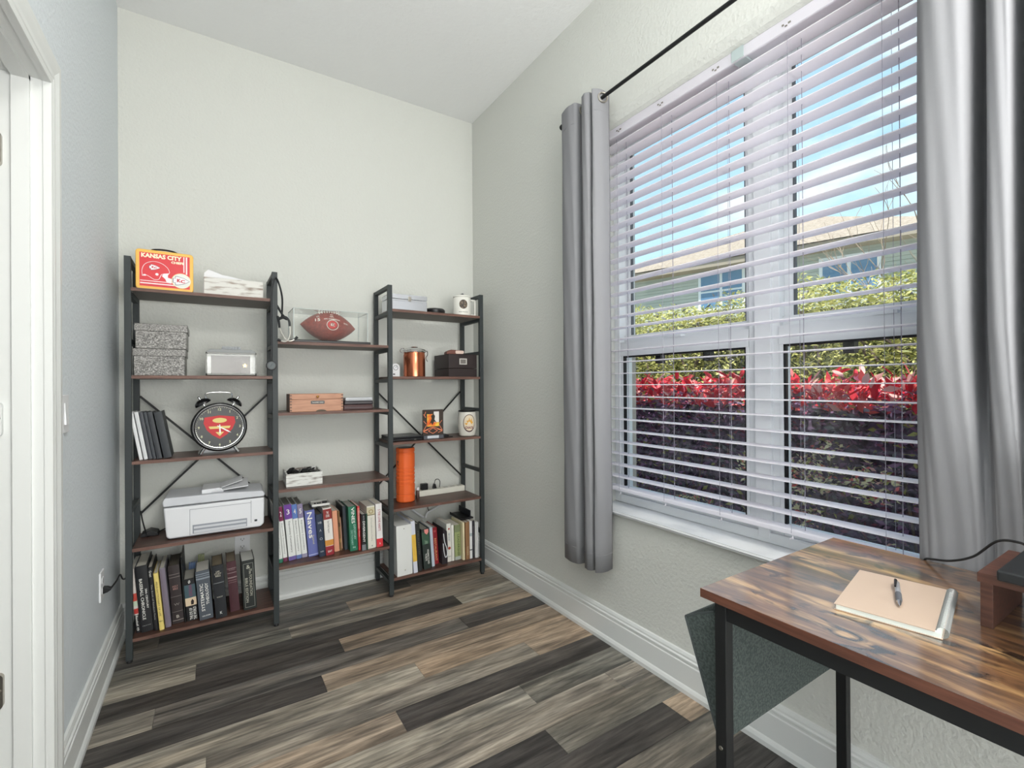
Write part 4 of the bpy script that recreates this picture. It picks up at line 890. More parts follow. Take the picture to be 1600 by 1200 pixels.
def cyl_disc(r, ca, zc, rx, rz, nr=6, na=24):
    mb2 = MB(); vs = [(0, zc)]; 
    for j in range(1, nr+1):
        for k in range(na): vs.append((rx*j/nr*math.cos(2*PI*k/na), zc+rz*j/nr*math.sin(2*PI*k/na)))
    fs = [(0, 1+k, 1+(k+1) % na) for k in range(na)]
    for j in range(nr-1):
        for k in range(na): fs.append((1+j*na+k, 1+(j+1)*na+k, 1+(j+1)*na+(k+1) % na, 1+j*na+(k+1) % na))
    on_cyl(mb2, vs, r, ca, fs); return mb2
ca0 = -.30
em = build('round_emblem', cyl_disc(.0566, ca0, .070, .027, .029), mat('emblem_brown', (62, 52, 44), .5, noise=((128, 112, 94), 90, .45, .6)), t)
def cyl_text(s, r, ca, zc, w, h, bold=.02):
    vs, fs = text_verts(s, bold); x0, x1 = min(q[0] for q in vs), max(q[0] for q in vs); y0, y1 = min(q[1] for q in vs), max(q[1] for q in vs)
    mb2 = MB(); on_cyl(mb2, [((q[0]-(x0+x1)/2)/(x1-x0)*w, zc+(q[1]-(y0+y1)/2)/(y1-y0)*h) for q in vs], r, ca, fs); return mb2
build('mug_lettering', cyl_text('PIKE PLACE', .0566, ca0, .022, .058, .006), flat('mug_ink', (96, 92, 84)), t)

# --- right unit second shelf
t = thing('copper_canister', 'copper canister with clear clamp lid on the upper right shelf', 'canister', (1.037, 2.735, T[2]))
cop = mat('copper', (206, 122, 90), .22, metal=.9)
b = MB(); b.lathe([(.062, 0), (.065, .003), (.065, .132), (.063, .136), (.063, .148)], 48); build('canister_body', b, cop, t, smooth=True)
b = MB(); b.lathe([(.064, .149), (.068, .152), (.068, .160), (.060, .170), (.03, .178), (.01, .178)], 48); lidk = build('lid', b, acrylic, t, smooth=True)
b = MB()
for zz, r_ in ((.1505, .066), (.162, .067)): b.tube([(r_*math.cos(a), r_*math.sin(a), zz) for a in [2*PI*k/40 for k in range(40)]], .0024, 6, closed=True)
b.lathe([(.020, .178), (.022, .182), (.012, .184)], 20)
build('steel_ring', b, chrome, lidk, smooth=True)
b = MB(); b.tube(smooth_pts([(.066, 0, .150), (.082, 0, .160), (.086, 0, .140), (.076, 0, .118), (.082, 0, .100), (.086, 0, .096)], 4), .0024, 6); b.tube(smooth_pts([(-.064, 0, .172), (-.084, 0, .166), (-.088, 0, .152), (-.070, 0, .142)], 4), .0024, 6); build('wire_clamp', b, chrome, t, smooth=True)
t = thing('kitchen_timer', 'tiny white arch shaped timer standing by the steel post', 'timer', (.925, 2.75, T[2]))
pts = [(-.026, 0), (.026, 0), (.026, .055)]+[(.026*math.cos(a), .055+.026*math.sin(a)) for a in [PI*k/10 for k in range(1, 10)]]+[(-.026, .055)]
b = MB(); b.prism(pts, 'y', 0, .022); build('timer_body', b, white_pl, t, bevel=.002)
b = MB(); b.tube([(.014*math.cos(a), -.001, .055+.014*math.sin(a)) for a in [2*PI*k/20 for k in range(20)]], .0014, 5, closed=True); b.tube([(0, -.001, .055), (.006, -.001, .062)], .0012, 5); b.box(-.016, -.004, -.001, .001, .012, .020); build('timer_dial', b, flat('grey_print', (90, 92, 94)), t)
t = thing('keepsake_chest', 'dark brown leather box with silver label holder on the upper right shelf', 'box', (1.332, 2.665, T[2]))
db = mat('espresso_leather', (46, 36, 36), .5)
b = MB(); b.box(-.098, .098, 0, .225, 0, .052); build('lower_drawer', b, db, t, bevel=.002)
b = MB(); b.box(-.098, .098, 0, .225, .054, .142); up2 = build('upper_body', b, db, t, bevel=.002)
b = MB(); b.box(-.026, .026, -.003, 0, .078, .084); b.box(-.026, .026, -.003, 0, .110, .116); b.box(-.026, -.019, -.003, 0, .084, .110); b.box(.019, .026, -.003, 0, .084, .110); lh = build('label_holder', b, mat('holder_silver', (214, 210, 204), .35, metal=.4), up2)
b = MB(); b.box(-.019, .019, -.001, 0, .084, .110); build('label_card', b, flat('card_grey', (122, 116, 112)), lh)
t = thing('glasses_case', 'brown leather glasses case with a pale end on top of the dark brown box', 'case', (1.292, 2.70, T[2]+.1425), (0, 0, -.12))
b = MB(); b.prism([(-.062, 0), (.045, 0), (.05, .012), (.04, .026), (-.03, .028), (-.058, .016)], 'y', -.02, .035); build('case_body', b, mat('tan_brown', (112, 66, 54), .5), t, bevel=.004)
b = MB(); b.prism(rrect(.056, .020, .008, cx=.024, cy=.013), 'y', -.026, -.0205); build('pale_flap', b, flat('pale_pink', (214, 190, 178)), t)

# --- right unit third shelf
t = thing('closed_laptop', 'closed black laptop lying at the left of the third right shelf', 'laptop', (.975, 2.66, T[3]))
b = MB(); b.box(-.106, .085, 0, .20, 0, .014); build('base', b, black, t, bevel=.003)
b = MB(); b.box(-.106, .085, 0, .20, .015, .026); build('screen_lid', b, mat('lid_black', (30, 30, 33), .35), t, bevel=.004)
b = MB(); b.box(.03, .042, -.0008, 0, .004, .008); build('port', b, nickel, t)
t = thing('award_plaque', 'orange and black printed acrylic plaque on a silver labelled base', 'plaque', (1.130, 2.665, T[3]))
b = MB(); b.box(-.062, .066, 0, .035, 0, .022); pb_ = build('base', b, mat('smoke_base', (96, 98, 104), .3), t, bevel=.002)
b = MB(); b.box(-.040, .034, -.001, 0, .004, .020); build('silver_label', b, flat('label_silver', (206, 210, 216), .3), pb_)
b = MB(); b.prism(rrect(.134, .155, .006, cx=.002, cy=.100), 'y', .010, .018); pq = build('printed_panel', b, mat('panel_charcoal', (72, 64, 60), .2), t)
b = MB(); b.box(-.038, .040, .0095, .0099, .075, .150); build('orange_field', b, mat('orange_print', (236, 106, 48), .3, noise=((246, 220, 90), 14, .42, .6)), pq)
b = MB(); b.box(.006, .040, .0092, .0094, .100, .165); build('white_field', b, flat('pale_print', (236, 232, 226), .2), pq)
b = MB(); poly(b, [(-.026, .0), (-.010, .034), (-.014, .052), (.002, .064), (.012, .05), (.008, .028), (.020, .012), (.006, .016), (-.006, -.004), (-.014, .010)], (.002, .0090, .088), XP, ZP); build('dark_shape', b, flat('dark_shape', (48, 44, 36)), pq)
b = MB()
def line(p, q, w_=.0032, y_=.0096):
    p, q = Vector((p[0], y_, p[1])), Vector((q[0], y_, q[1])); d = (q-p).normalized(); n = Vector((-d.z, 0, d.x))*w_/2; b.add([p-n, q-n, q+n, p+n], [(0, 1, 2, 3)])
for s in (-1, 1):
    line((s*.060, .050), (0, .072)); line((s*.060, .050), (0, .028)) if False else line((s*.030, .048), (0, .032)); line((s*.030, .048), (0, .066)); line((s*.062, .045), (s*.030, .058)); line((s*.062, .045), (s*.034, .036)); line((s*.062, .050), (s*.040, .085)); line((s*.060, .110), (s*.042, .090))
line((-.060, .150), (-.046, .13)); line((-.046, .165), (-.056, .14))
build('orange_line', b, flat('orange_line', (240, 140, 100)), pq)
t = thing('key_fob', 'small black fob lying beside the printed plaque', 'fob', (1.222, 2.70, T[3]))
b = MB(); b.prism([(-.018, 0), (.022, 0), (.022, .014), (.0, .024), (-.018, .018)], 'y', -.012, .02); build('fob_body', b, black, t, bevel=.003)
b = MB(); b.box(.024, .05, -.006, .006, 0, .006); build('strap_tail', b, black, t)
t = thing('tumbler', 'white stemless tumbler with black rim and gold swirl print', 'tumbler', (1.376, 2.70, T[3]))
b = MB(); b.lathe([(.040, 0), (.050, .005), (.060, .06), (.058, .11), (.053, .155)], 40); build('tumbler_body', b, mat('tumbler_white', (220, 216, 206), .35), t, smooth=True)
b = MB(); b.lathe([(.056, .156), (.057, .160), (.053, .165), (.02, .165)], 40); build('lid', b, black, t, smooth=True)
build('oval_print', cyl_disc(.0605, -.25, .085, .040, .056), flat('maroon_ink', (70, 40, 44)), t)
build('oval_field', cyl_disc(.0609, -.25, .087, .036, .050), flat('oval_cream', (222, 206, 180)), t)
gp = MB(); on_cyl(gp, [(-.030, .085), (-.012, .088), (-.018, .10), (-.004, .104), (.0, .122), (.006, .10), (.014, .116), (.018, .098), (.026, .09), (.016, .080), (.0, .072), (-.018, .074)], .0616, -.25); build('gold_shape', gp, flat('gold_print', (222, 164, 62)), t)
build('print_lettering', cyl_text('CHAOS', .0616, -.25, .058, .052, .016, .04), flat('print_maroon', (120, 50, 62)), t)

# --- right unit fourth shelf
t = thing('foam_roller', 'bright orange grooved foam roller standing on end', 'foam roller', (.994, 2.785, T[4]))
og = mat('roller_orange', (236, 104, 44), .55)
prof = [(.050, 0), (.056, .006)]
zz = .006
for k, (hh, r_) in enumerate([(.035, .056), (.010, .0535), (.055, .056)]+[(.010, .0535), (.013, .056)]*4+[(.010, .0535), (.085, .056), (.010, .0535), (.020, .056)]):
    prof += [(r_, zz+.001), (r_, zz+hh-.001)]; zz += hh
top = zz
prof += [(.053, top+.004), (.046, top+.004)]
b = MB(); b.lathe(prof, 48); 
# vertical grooves: press radius in for some columns
nv = 48; vs = []
for i, v in enumerate(b.v):
    kcol = i % nv; f_ = .965 if kcol in (2, 10, 18, 26, 30, 34, 36, 42) else 1
    vs.append((v[0]*f_, v[1]*f_, v[2]))
b.v = vs; build('foam_sleeve', b, og, t, smooth=True)
b = MB(); b.lathe([(.045, top+.0042), (.045, top+.0052), (.038, top+.0052)], 40); build('core_rim', b, black, t)
b = MB(); b.tube([(-.052, -.024, .245), (-.060, -.034, .255), (-.058, -.030, .232), (-.052, -.024, .226)], .0018, 5); build('hang_loop', b, black, t)
t = thing('small_bottle', 'tiny dark bottle with a white cap beside the power strip', 'bottle', (1.078, 2.80, T[4]))
b = MB(); b.lathe([(.010, 0), (.011, .004), (.011, .045), (.006, .052)], 18); build('bottle_body', b, mat('amber_dark', (78, 54, 48), .3), t, smooth=True)
b = MB(); b.lathe([(.009, .053), (.009, .068), (.006, .070)], 18); build('cap', b, white_pl, t, smooth=True)
t = thing('power_strip', 'long off white power strip at the back of the fourth right shelf', 'power strip', (1.262, 2.83, T[4]), (0, 0, .0))
b = MB(); b.box(-.160, .160, 0, .05, 0, .036); build('strip_body', b, mat('ivory_plastic', (222, 220, 208), .45), t, bevel=.003)
for k in range(6):
    b = MB(); x = -.12+.05*k; b.box(x-.014, x+.014, .014, .040, .0361, .0372); so = build('socket', b, mat('socket_grey', (186, 184, 176), .5), t)
t = thing('wall_adapter', 'square black plug adapter at the left end of the power strip', 'adapter', (1.142, 2.848, T[4]+.0375))
b = MB(); b.box(-.022, .022, -.01, .02, 0, .040); build('adapter_body', b, black, t, bevel=.003)
t = thing('plug_with_cord', 'black plug on the power strip with a looping black cord', 'plug', (1.212, 2.85, T[4]+.0375))
b = MB(); b.prism([(-.013, 0), (.013, 0), (.005, .030), (-.004, .032)], 'y', -.009, .012); build('plug_body', b, black, t, bevel=.002)
b = MB(); b.tube(smooth_pts([(0, 0, .028), (.002, 0, .044), (.012, .004, .056), (.032, .010, .054), (.045, .016, .038), (.046, .02, .015), (.044, .026, -.020)], 5), .0025, 6); build('cord', b, black, t, smooth=True)
b = MB(); b.tube(smooth_pts([(1.421, 2.868, .515), (1.436, 2.90, .505), (1.44, 2.935, .48), (1.405, 2.935, .455), (1.33, 2.935, .415), (1.23, 2.925, .375), (1.19, 2.92, .36), (1.175, 2.915, .33)], 6), .0055, 8)
o = build('cable', b, white_pl, None, smooth=True); tag(o, 'white cord looping down from the power strip behind the books', 'cord')
b = MB(); b.tube(smooth_pts([(1.02, 2.935, .47), (1.05, 2.935, .43), (1.12, 2.928, .37), (1.165, 2.922, .335)], 6), .007, 8)
o = build('cable', b, white_pl, None, smooth=True); tag(o, 'short thick white cord slanting down behind the pale blue book', 'cord')
b = MB(); b.tube(smooth_pts([(1.215, 2.938, .478), (1.208, 2.938, .43), (1.20, 2.935, .39), (1.21, 2.93, .36)], 6), .0028, 8)
o = build('cable', b, black, None, smooth=True); tag(o, 'black cord hanging behind the books below the power strip', 'cord')

# ================================================================ WALL PLATES
def outlet(name, label, loc, rotz, parts=True):
    t = thing(name, label, 'outlet', loc, (0, 0, rotz))     # local: plate faces -Y
    b = MB(); b.box(-.036, .036, -.006, 0, -.058, .058); pl = build('cover_plate', b, white_pl, t, bevel=.002)
    for zz in (-.020, .020):
        b = MB(); b.prism(rrect(.034, .026, .008, cy=zz), 'y', -.008, -.0061); s_ = build('receptacle', b, white_pl, pl)
        b = MB(); b.box(-.008, -.006, -.0084, -.008, zz-.003, zz+.006); b.box(.006, .008, -.0084, -.008, zz-.003, zz+.006); b.box(-.002, .002, -.0084, -.008, zz-.009, zz-.005); build('slot', b, black, pl)
    return t
outlet('wall_outlet', 'white wall outlet on the left wall with a black plug in it', (XL, 2.487, .405), PI/2)
outlet('wall_outlet', 'white wall outlet on the back wall below the printer shelf', (.132, YB, .352), 0)
t = thing('wall_plug', 'black plug and cord running from the left wall outlet behind the bookshelf', 'plug', (XL, 2.487, .39))
b = MB(); b.prism([(XL+.008, .372), (XL+.022, .376), (XL+.034, .384), (XL+.034, .390), (XL+.022, .397), (XL+.008, .400)], 'y', 2.476, 2.498); build('plug_body', b, black, t, world=True, bevel=.002)
b = MB(); b.tube(smooth_pts([(XL+.032, 2.487, .387), (XL+.040, 2.55, .392), (XL+.042, 2.63, .392), (XL+.045, 2.67, .36), (XL+.050, 2.72, .345), (XL+.055, 2.80, .36), (XL+.060, 2.90, .45)], 6), .0032, 8); build('cord', b, black, t, world=True, smooth=True)
t = thing('light_switch', 'white rocker light switch beside the door casing', 'switch', (XL, 1.939, 1.122), (0, 0, PI/2))
b = MB(); b.box(-.036, .036, -.006, 0, -.058, .058); pl = build('cover_plate', b, white_pl, t, bevel=.002)
b = MB(); b.prism([(-.006, -.033), (-.0105, -.033), (-.0075, .033), (-.006, .033)], 'x', -.016, .016); build('rocker', b, white_pl, pl)

# ================================================================ DESK
DX0, DX1, DY, DZt = .895, 1.505, .647, .755; DYE = -.50
dk_ = thing('writing_desk', 'writing desk with rustic brown wooden top and black steel legs', 'desk', (1.2, .07, 0))
b = MB(); b.box(DX0, DX1, DYE, DY, DZt-.019, DZt-.0006); b.mi = [1, 1, 1, 1, 1, 1]
b.cur = 0; b.box(DX0+.0004, DX1-.0004, DYE+.0004, DY-.0004, DZt-.0006, DZt); b.mi[6:] = [0]*6
build('desktop', b, [desk_top_m, desk_edge], dk_, world=True)
zl = DZt-.0195
for (x, y) in ((.915, .600), (1.462, .600), (.915, -.47), (1.462, -.47)):
    b = MB(); b.box(x, x+.026, y, y+.026, .006, zl); lg = build('leg', b, desk_steel, dk_, world=True, bevel=.0015)
    b = MB(); b.lathe([(.012, 0), (.012, .006)], 14, (x+.013, y+.013, 0)); build('foot', b, black, lg, world=True)
for y in (.600, -.47):
    b = MB(); b.box(.941, 1.462, y+.002, y+.024, zl-.030, zl); build('side_rail', b, desk_steel, dk_, world=True, bevel=.001)
    b = MB(); b.box(.941, 1.462, y+.004, y+.022, .10, .125); build('lower_rail', b, desk_steel, dk_, world=True, bevel=.001) if y < 0 else None
for x in (.917, 1.464):
    b = MB(); b.box(x, x+.022, -.444, .600, zl-.040, zl); build('apron', b, desk_steel, dk_, world=True, bevel=.001)
b = MB(); b.lathe([(.0045, 0), (.004, -.002)], 10, (.9145, .613, .42), 'x'); build('bolt', b, nickel, dk_, world=True)
riser_m = mat('riser_walnut', (66, 40, 32), .4, noise=((88, 56, 44), 10, .35, .7, (14, 1, 14)))
# riser part of the desk
b = MB(); b.box(1.180, 1.380, .250, .267, DZt, .836); build('riser_side', b, riser_m, dk_, world=True, bevel=.0008); b = MB(); b.box(1.180, 1.380, -.45, -.433, DZt, .836); rz = build('riser_side', b, riser_m, dk_, world=True, bevel=.0008)
b = MB(); b.box(1.176, 1.384, -.455, .270, .836, .853); build('riser_top', b, riser_m, dk_, world=True, bevel=.0008)

felt = mat('grey_felt', (64, 72, 70), .95, noise=((86, 95, 92), 180, .4, .6), bump=(500, .5))
t = thing('hanging_felt_pouch', 'dark grey felt storage pouch hanging from the left end of the desk', 'storage pouch', (1.15, .66, .41))
x0, x1 = .925, 1.47
b = MB()
def slab(q, th):   # quad with thickness along given vector
    th = Vector(th); q = [Vector(p) for p in q]; b.add(q+[p+th for p in q], [(0, 1, 2, 3), (7, 6, 5, 4), (0, 4, 5, 1), (1, 5, 6, 2), (2, 6, 7, 3), (3, 7, 4, 0)])
slab([(x0, .630, .700), (x1, .630, .700), (x1-.01, .632, .405), (x0+.04, .632, .405)], (0, .003, 0)); build('back_panel', b, felt, t, world=True)
b = MB(); slab([(x0, .705, .660), (x1, .700, .660), (x1-.01, .652, .405), (x0+.04, .652, .405)], (0, .003, 0)); fp_ = build('front_panel', b, felt, t, world=True)
b = MB(); slab([(x0, .633, .700), (x0, .708, .660), (x0+.04, .655, .405), (x0+.04, .633, .405)], (.003, 0, 0)); build('gusset', b, felt, t, world=True); b = MB(); slab([(x1-.003, .633, .700), (x1-.003, .703, .660), (x1-.013, .655, .405), (x1-.013, .633, .405)], (.003, 0, 0)); build('gusset', b, felt, t, world=True)
b = MB(); slab([(x0+.04, .632, .405), (x1-.01, .632, .405), (x1-.01, .655, .405), (x0+.04, .655, .405)], (0, 0, .003)); build('bottom_panel', b, felt, t, world=True)
b = MB(); b.tube([(x0, .634, .700), (x0-.001, .672, .682), (x0, .708, .660), (x1, .703, .660)], .003, 6); b.tube([(x0+.04, .655, .405), (x0, .708, .660)], .003, 6); build('edge_binding', b, mat('binding', (70, 76, 76), .9), t, world=True)

# notebook
t = thing('spiral_notebook', 'kraft brown spiral notebook lying on the desk', 'notebook', (1.18, .39, DZt))
c0, c1, c2, c3 = Vector((1.265, .491, 0)), Vector((1.325, .350, 0)), Vector((1.092, .284, 0)), Vector((1.031, .440, 0))
u = (c1-c0).normalized(); v = (c3-c0).normalized()
P0 = Vector((1.262, .488, 0)); wn, hn = .158, .238
v = Vector((-.965, -.19, 0)).normalized(); u = Vector((v.y, -v.x, 0)).normalized(); u = -u if u.y > 0 else u
def nbox(mb2, a0, a1, b0, b1, z0, z1):
    pts = [P0+u*a+v*c_ for a, c_ in ((a0, b0), (a1, b0), (a1, b1), (a0, b1))]
    mb2.add([(p.x, p.y, z0) for p in pts]+[(p.x, p.y, z1) for p in pts], [(0, 3, 2, 1), (4, 5, 6, 7), (0, 1, 5, 4), (1, 2, 6, 5), (2, 3, 7, 6), (3, 0, 4, 7)])
kraft = mat('kraft_card', (190, 168, 150), .35)
b = MB(); nbox(b, 0, wn, 0, hn, DZt+.0005, DZt+.0015); build('back_cover', b, kraft, t, world=True)
b = MB(); nbox(b, .003, wn-.002, .002, hn-.002, DZt+.0016, DZt+.0105); build('page_block', b, mat('pages_nb', (222, 228, 222), .8), t, world=True)
b = MB(); nbox(b, 0, wn-.010, 0, hn, DZt+.0107, DZt+.0119); build('front_cover', b, kraft, t, world=True)
b = MB(); turns = 34; pts = []
for k in range(turns*10+1):
    a = 2*PI*k/10; c_ = P0+u*(wn-.001+.0085*math.cos(a))+v*(.006+(hn-.012)*k/(turns*10)); pts.append((c_.x, c_.y, DZt+.0098+.0088*math.sin(a)))
b.tube(pts, .0009, 5); build('wire_spiral', b, mat('wire_grey', (150, 152, 152), .45, metal=.6), t, world=True, smooth=True)
# pen
t = thing('ballpoint_pen', 'silver and grey ballpoint pen lying across the kraft notebook', 'pen', (1.165, .386, DZt+.0175))
pA, pB = Vector((1.236, .410, DZt+.0175)), Vector((1.106, .362, DZt+.0175)); d = (pB-pA)
def at_(s): return tuple(pA+d*s)
b = MB(); b.tube([at_(s) for s in (.04, .06, .45, .52)], [.0035, .0048, .0052, .0052], 12); br = build('barrel', b, mat('pen_silver', (186, 188, 192), .3, metal=.5), t, world=True, smooth=True)
b = MB(); b.tube([at_(s) for s in (.52, .56, .80, .84)], [.0052, .0056, .0052, .0045], 12); build('grip', b, mat('pen_grey', (92, 94, 100), .5), t, world=True, smooth=True)
b = MB(); b.tube([at_(s) for s in (.84, .92, .98, 1.0)], [.0045, .0034, .0012, .0006], 12); build('tip', b, chrome, t, world=True, smooth=True)
b = MB(); b.tube([at_(0), at_(.05)], .003, 10); b.tube([Vector(at_(.06))+Vector((0, .002, .006)), Vector(at_(.34))+Vector((0, .004, .005))], [.0028, .0018], 8); build('clip', b, black, t, world=True, smooth=True)

# laptop and cord on the riser
t = thing('open_laptop', 'black laptop open on the desk riser at the right edge', 'laptop', (1.28, .07, .853))
b = MB(); b.box(1.150, 1.375, -.12, .2395, .8535, .872); build('keyboard_base', b, mat('laptop_black', (24, 26, 28), .5), t, world=True, bevel=.003)
b = MB(); b.prism([(1.378, .874), (1.386, .874), (1.418, 1.060), (1.410, 1.062)], 'y', -.12, .2395); sc_ = build('screen', b, mat('laptop_black', (24, 26, 28), .5), t, world=True, bevel=.001)
b = MB(); b.add([(1.3808, -.11, .890), (1.3808, .23, .890), (1.4062, .23, 1.046), (1.4062, -.11, 1.046)], [(0, 1, 2, 3)]); build('display', b, mat('display_dark', (20, 22, 26), .15), sc_, world=True)
b = MB(); b.tube(smooth_pts([(1.5085, .446, .742), (1.500, .438, .7585), (1.480, .418, .768), (1.44, .375, .786), (1.415, .330, .815), (1.40, .290, .862), (1.385, .255, .872), (1.374, .235, .866)], 6), .0026, 8)
o = build('cable', b, black, None, smooth=True); tag(o, 'black cord arching from the back of the desk up to the laptop', 'cord')

# ================================================================ OUTSIDE
b = MB(); b.box(XR+.2, 60, -40, 60, -.35, -.2); struct('ground_lawn', b, mat('lawn_paled', (176, 170, 150), .95, noise=((150, 146, 120), 6, .4, .6)))  # ground colour paled to bounce light up under the blind slats
# our own roof and eave overhead
b = MB(); b.box(-3, 2.08, -4, 5, H+.12, H+.3); b.box(2.02, 2.08, -4, 5, H+.02, H+.12); struct('roof', b, mat('roof_board', (190, 186, 180), .8))
b = MB(); b.box(XR+.2, XR+.22, -4, OPY0-.12, -.2, H+.1); b.box(XR+.2, XR+.22, OPY1+.12, 5, -.2, H+.1); struct('wall_outer', b, mat('stucco', (196, 188, 174), .9))

def rand_leaves(n, seed, box, size, mats, cols=None, dens=None, up=0, asp=.42):
    rg = np.random.default_rng(seed)
    x0, x1, y0, y1, z0, z1 = box
    P = np.column_stack([rg.uniform(x0, x1, n), rg.uniform(y0, y1, n), rg.uniform(z0, z1, n)])
    if dens is not None: P = P[dens(P, rg)]
    n = len(P)
    th = rg.uniform(0, 2*PI, n); ph = rg.uniform(-.6, 1.0, n)*.9 + up
    d = np.column_stack([np.cos(th)*np.cos(ph), np.sin(th)*np.cos(ph), np.sin(ph)])
    r = rg.normal(size=(n, 3)); s = np.cross(d, r); s /= np.linalg.norm(s, axis=1)[:, None]+1e-9
    nn = np.cross(d, s)
    L_ = (size*rg.uniform(.6, 1.25, n))[:, None]; Wd = L_*asp
    V = np.stack([P, P+d*L_*.45+s*Wd*.5-nn*L_*.06, P+d*L_+nn*L_*.05, P+d*L_*.45-s*Wd*.5-nn*L_*.06], 1).reshape(-1, 3)
    me_f = np.arange(n*4).reshape(n, 4); mi = rg.choice(len(mats), n, p=cols) if cols else np.zeros(n, int)
    return V, me_f, mi
def leaf_obj(name, data, mats, parent, kind='stuff', label=None):
    V, F, mi = data; me = bpy.data.meshes.new(name)
    tri = np.concatenate([F[:, [0, 1, 2]], F[:, [0, 2, 3]]]); mi2 = np.concatenate([mi, mi])
    me.vertices.add(len(V)); me.vertices.foreach_set('co', V.astype(np.float32).ravel())
    me.loops.add(len(tri)*3); me.loops.foreach_set('vertex_index', tri.astype(np.int32).ravel())
    me.polygons.add(len(tri)); me.polygons.foreach_set('loop_start', np.arange(0, len(tri)*3, 3, dtype=np.int32))
    for m_ in mats: me.materials.append(m_)
    me.polygons.foreach_set('material_index', mi2.astype(np.int32)); me.update(calc_edges=True)
    o = bpy.data.objects.new(name, me); COL.objects.link(o); o.parent = parent
    if kind: o['kind'] = kind
    if label: o['label'] = label
    return o
def leafm(n, c, sub=.35, rough=.45): return mat('leaf_'+n, c, rough, sub=sub)
R1, R2m, R3 = leafm('red', (214, 50, 68)), leafm('coral', (232, 112, 112)), leafm('pinkish', (238, 190, 184))
D1, D2, D3 = leafm('plum', (150, 114, 152), .2, .3), leafm('hazed_green', (118, 120, 128), .2, .3), leafm('wine', (144, 78, 104), .25, .3)  # purplish lift paints the window haze over the shaded hedge body
G1, G2, G3 = leafm('olive', (186, 186, 112)), leafm('yellowgreen', (226, 222, 146)), leafm('mid_green', (150, 156, 100))
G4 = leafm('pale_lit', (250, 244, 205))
bark = mat('bark', (104, 92, 84), .9)
hx = 3.05
# photinia hedge
h1 = thing('red_tipped_hedge', 'clipped hedge with dark haze tinted plum body and bright red leaf tips just outside the window', 'hedge', (3.4, 2.0, -.2))
def lump(y, z, ox): return ox + .05*math.sin(3.1*y+1.3)*math.cos(4.2*z)+.03*math.sin(9*y+2*z)
b = MB(); b.grid(lambda a, c_: (lump(-2+9*a, -.2+1.24*c_, hx+.16), -2+9*a, -.2+1.24*c_), 80, 16); b.grid(lambda a, c_: (hx+.16+.75*c_, -2+9*a, 1.04+.03*math.sin(7*a*9)), 60, 3)
core = build('leafy_core', b, mat('hedge_core', (122, 102, 132), .95, noise=((58, 50, 62), 20, .4, .6)), h1, world=True, smooth=True)  # core colour carries the same painted purple haze
loc1 = Vector((3.4, 2.0, -.2))
def off(dt, l): return (dt[0]-np.array(l), dt[1], dt[2])
def dz(P, rg): return rg.random(len(P)) < .95
leaf_obj('foliage', off(rand_leaves(26000, 1, (hx-.04, hx+.25, -1.6, 6.6, -.2, 1.14), .055, [D1, D2, D3, G1], [.42, .32, .17, .09]), loc1), [D1, D2, D3, G1], h1)
leaf_obj('red_shoots', off(rand_leaves(5200, 2, (hx-.05, hx+.75, -1.6, 6.6, 1.02, 1.20), .085, [R1, R2m, R3, D3], [.44, .28, .14, .14], up=.35), loc1), [R1, R2m, R3, D3], h1)
rg = np.random.default_rng(5)
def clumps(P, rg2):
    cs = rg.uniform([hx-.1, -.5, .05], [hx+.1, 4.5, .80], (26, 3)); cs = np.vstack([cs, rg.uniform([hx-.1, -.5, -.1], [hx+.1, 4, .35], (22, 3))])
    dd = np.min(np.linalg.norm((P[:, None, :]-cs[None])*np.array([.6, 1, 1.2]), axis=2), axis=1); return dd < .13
leaf_obj('sun_fleck_leaves', off(rand_leaves(26000, 3, (hx-.16, hx+.02, -.6, 4.6, -.15, .95), .040, [G4, G1, R3, R2m], [.60, .16, .16, .08], dens=clumps), loc1), [G4, G1, R3, R2m], h1)  # pale leaf clumps painted as sun flecks in the shaded hedge
b = MB()
for i in range(34):
    y = -1.4+.235*i+R_.uniform(-.05, .05); b.tube([(hx+.12, y, -.2), (hx+.05+R_.uniform(-.04, .04), y+R_.uniform(-.1, .1), .3), (hx+R_.uniform(-.03, .08), y+R_.uniform(-.15, .15), .75)], .007, 5)
build('stem', b, bark, h1, world=True)
# individual big red leaves along the hedge top
lm = MB()
lp = [(0, 0), (.012, .010), (.018, .030), (.017, .055), (.010, .078), (0, .095)]
vs = []
for (w_, l_) in lp: vs += [(-w_, l_, .004*math.sin(l_*30)), (0, l_, -.004), (w_, l_, .004*math.sin(l_*30))]
fs = []
for k in range(len(lp)-1):
    for c_ in (0, 1): fs.append((k*3+c_, k*3+c_+1, k*3+c_+4, k*3+c_+3))
lm.add(vs, fs)
lmeshes = []
for m_ in (R1, R2m, R3):
    me = bpy.data.meshes.new('leaf'); me.from_pydata(lm.v, [], lm.f); me.materials.append(m_); me.update(); lmeshes.append(me)
for i in range(280):
    y = R_.uniform(.8, 3.6); zz = R_.uniform(1.08, 1.25); x = hx+R_.uniform(-.05, .12)
    o = bpy.data.objects.new('leaf', R_.choice([lmeshes[0], lmeshes[0], lmeshes[1], lmeshes[2]])); COL.objects.link(o); o.parent = h1
    o.location = Vector((x, y, zz))-loc1; o.rotation_euler = (R_.uniform(.1, 1.3), R_.uniform(-.6, .6), R_.uniform(0, 2*PI)); s = R_.uniform(.7, 1.05); o.scale = (s, s, s)
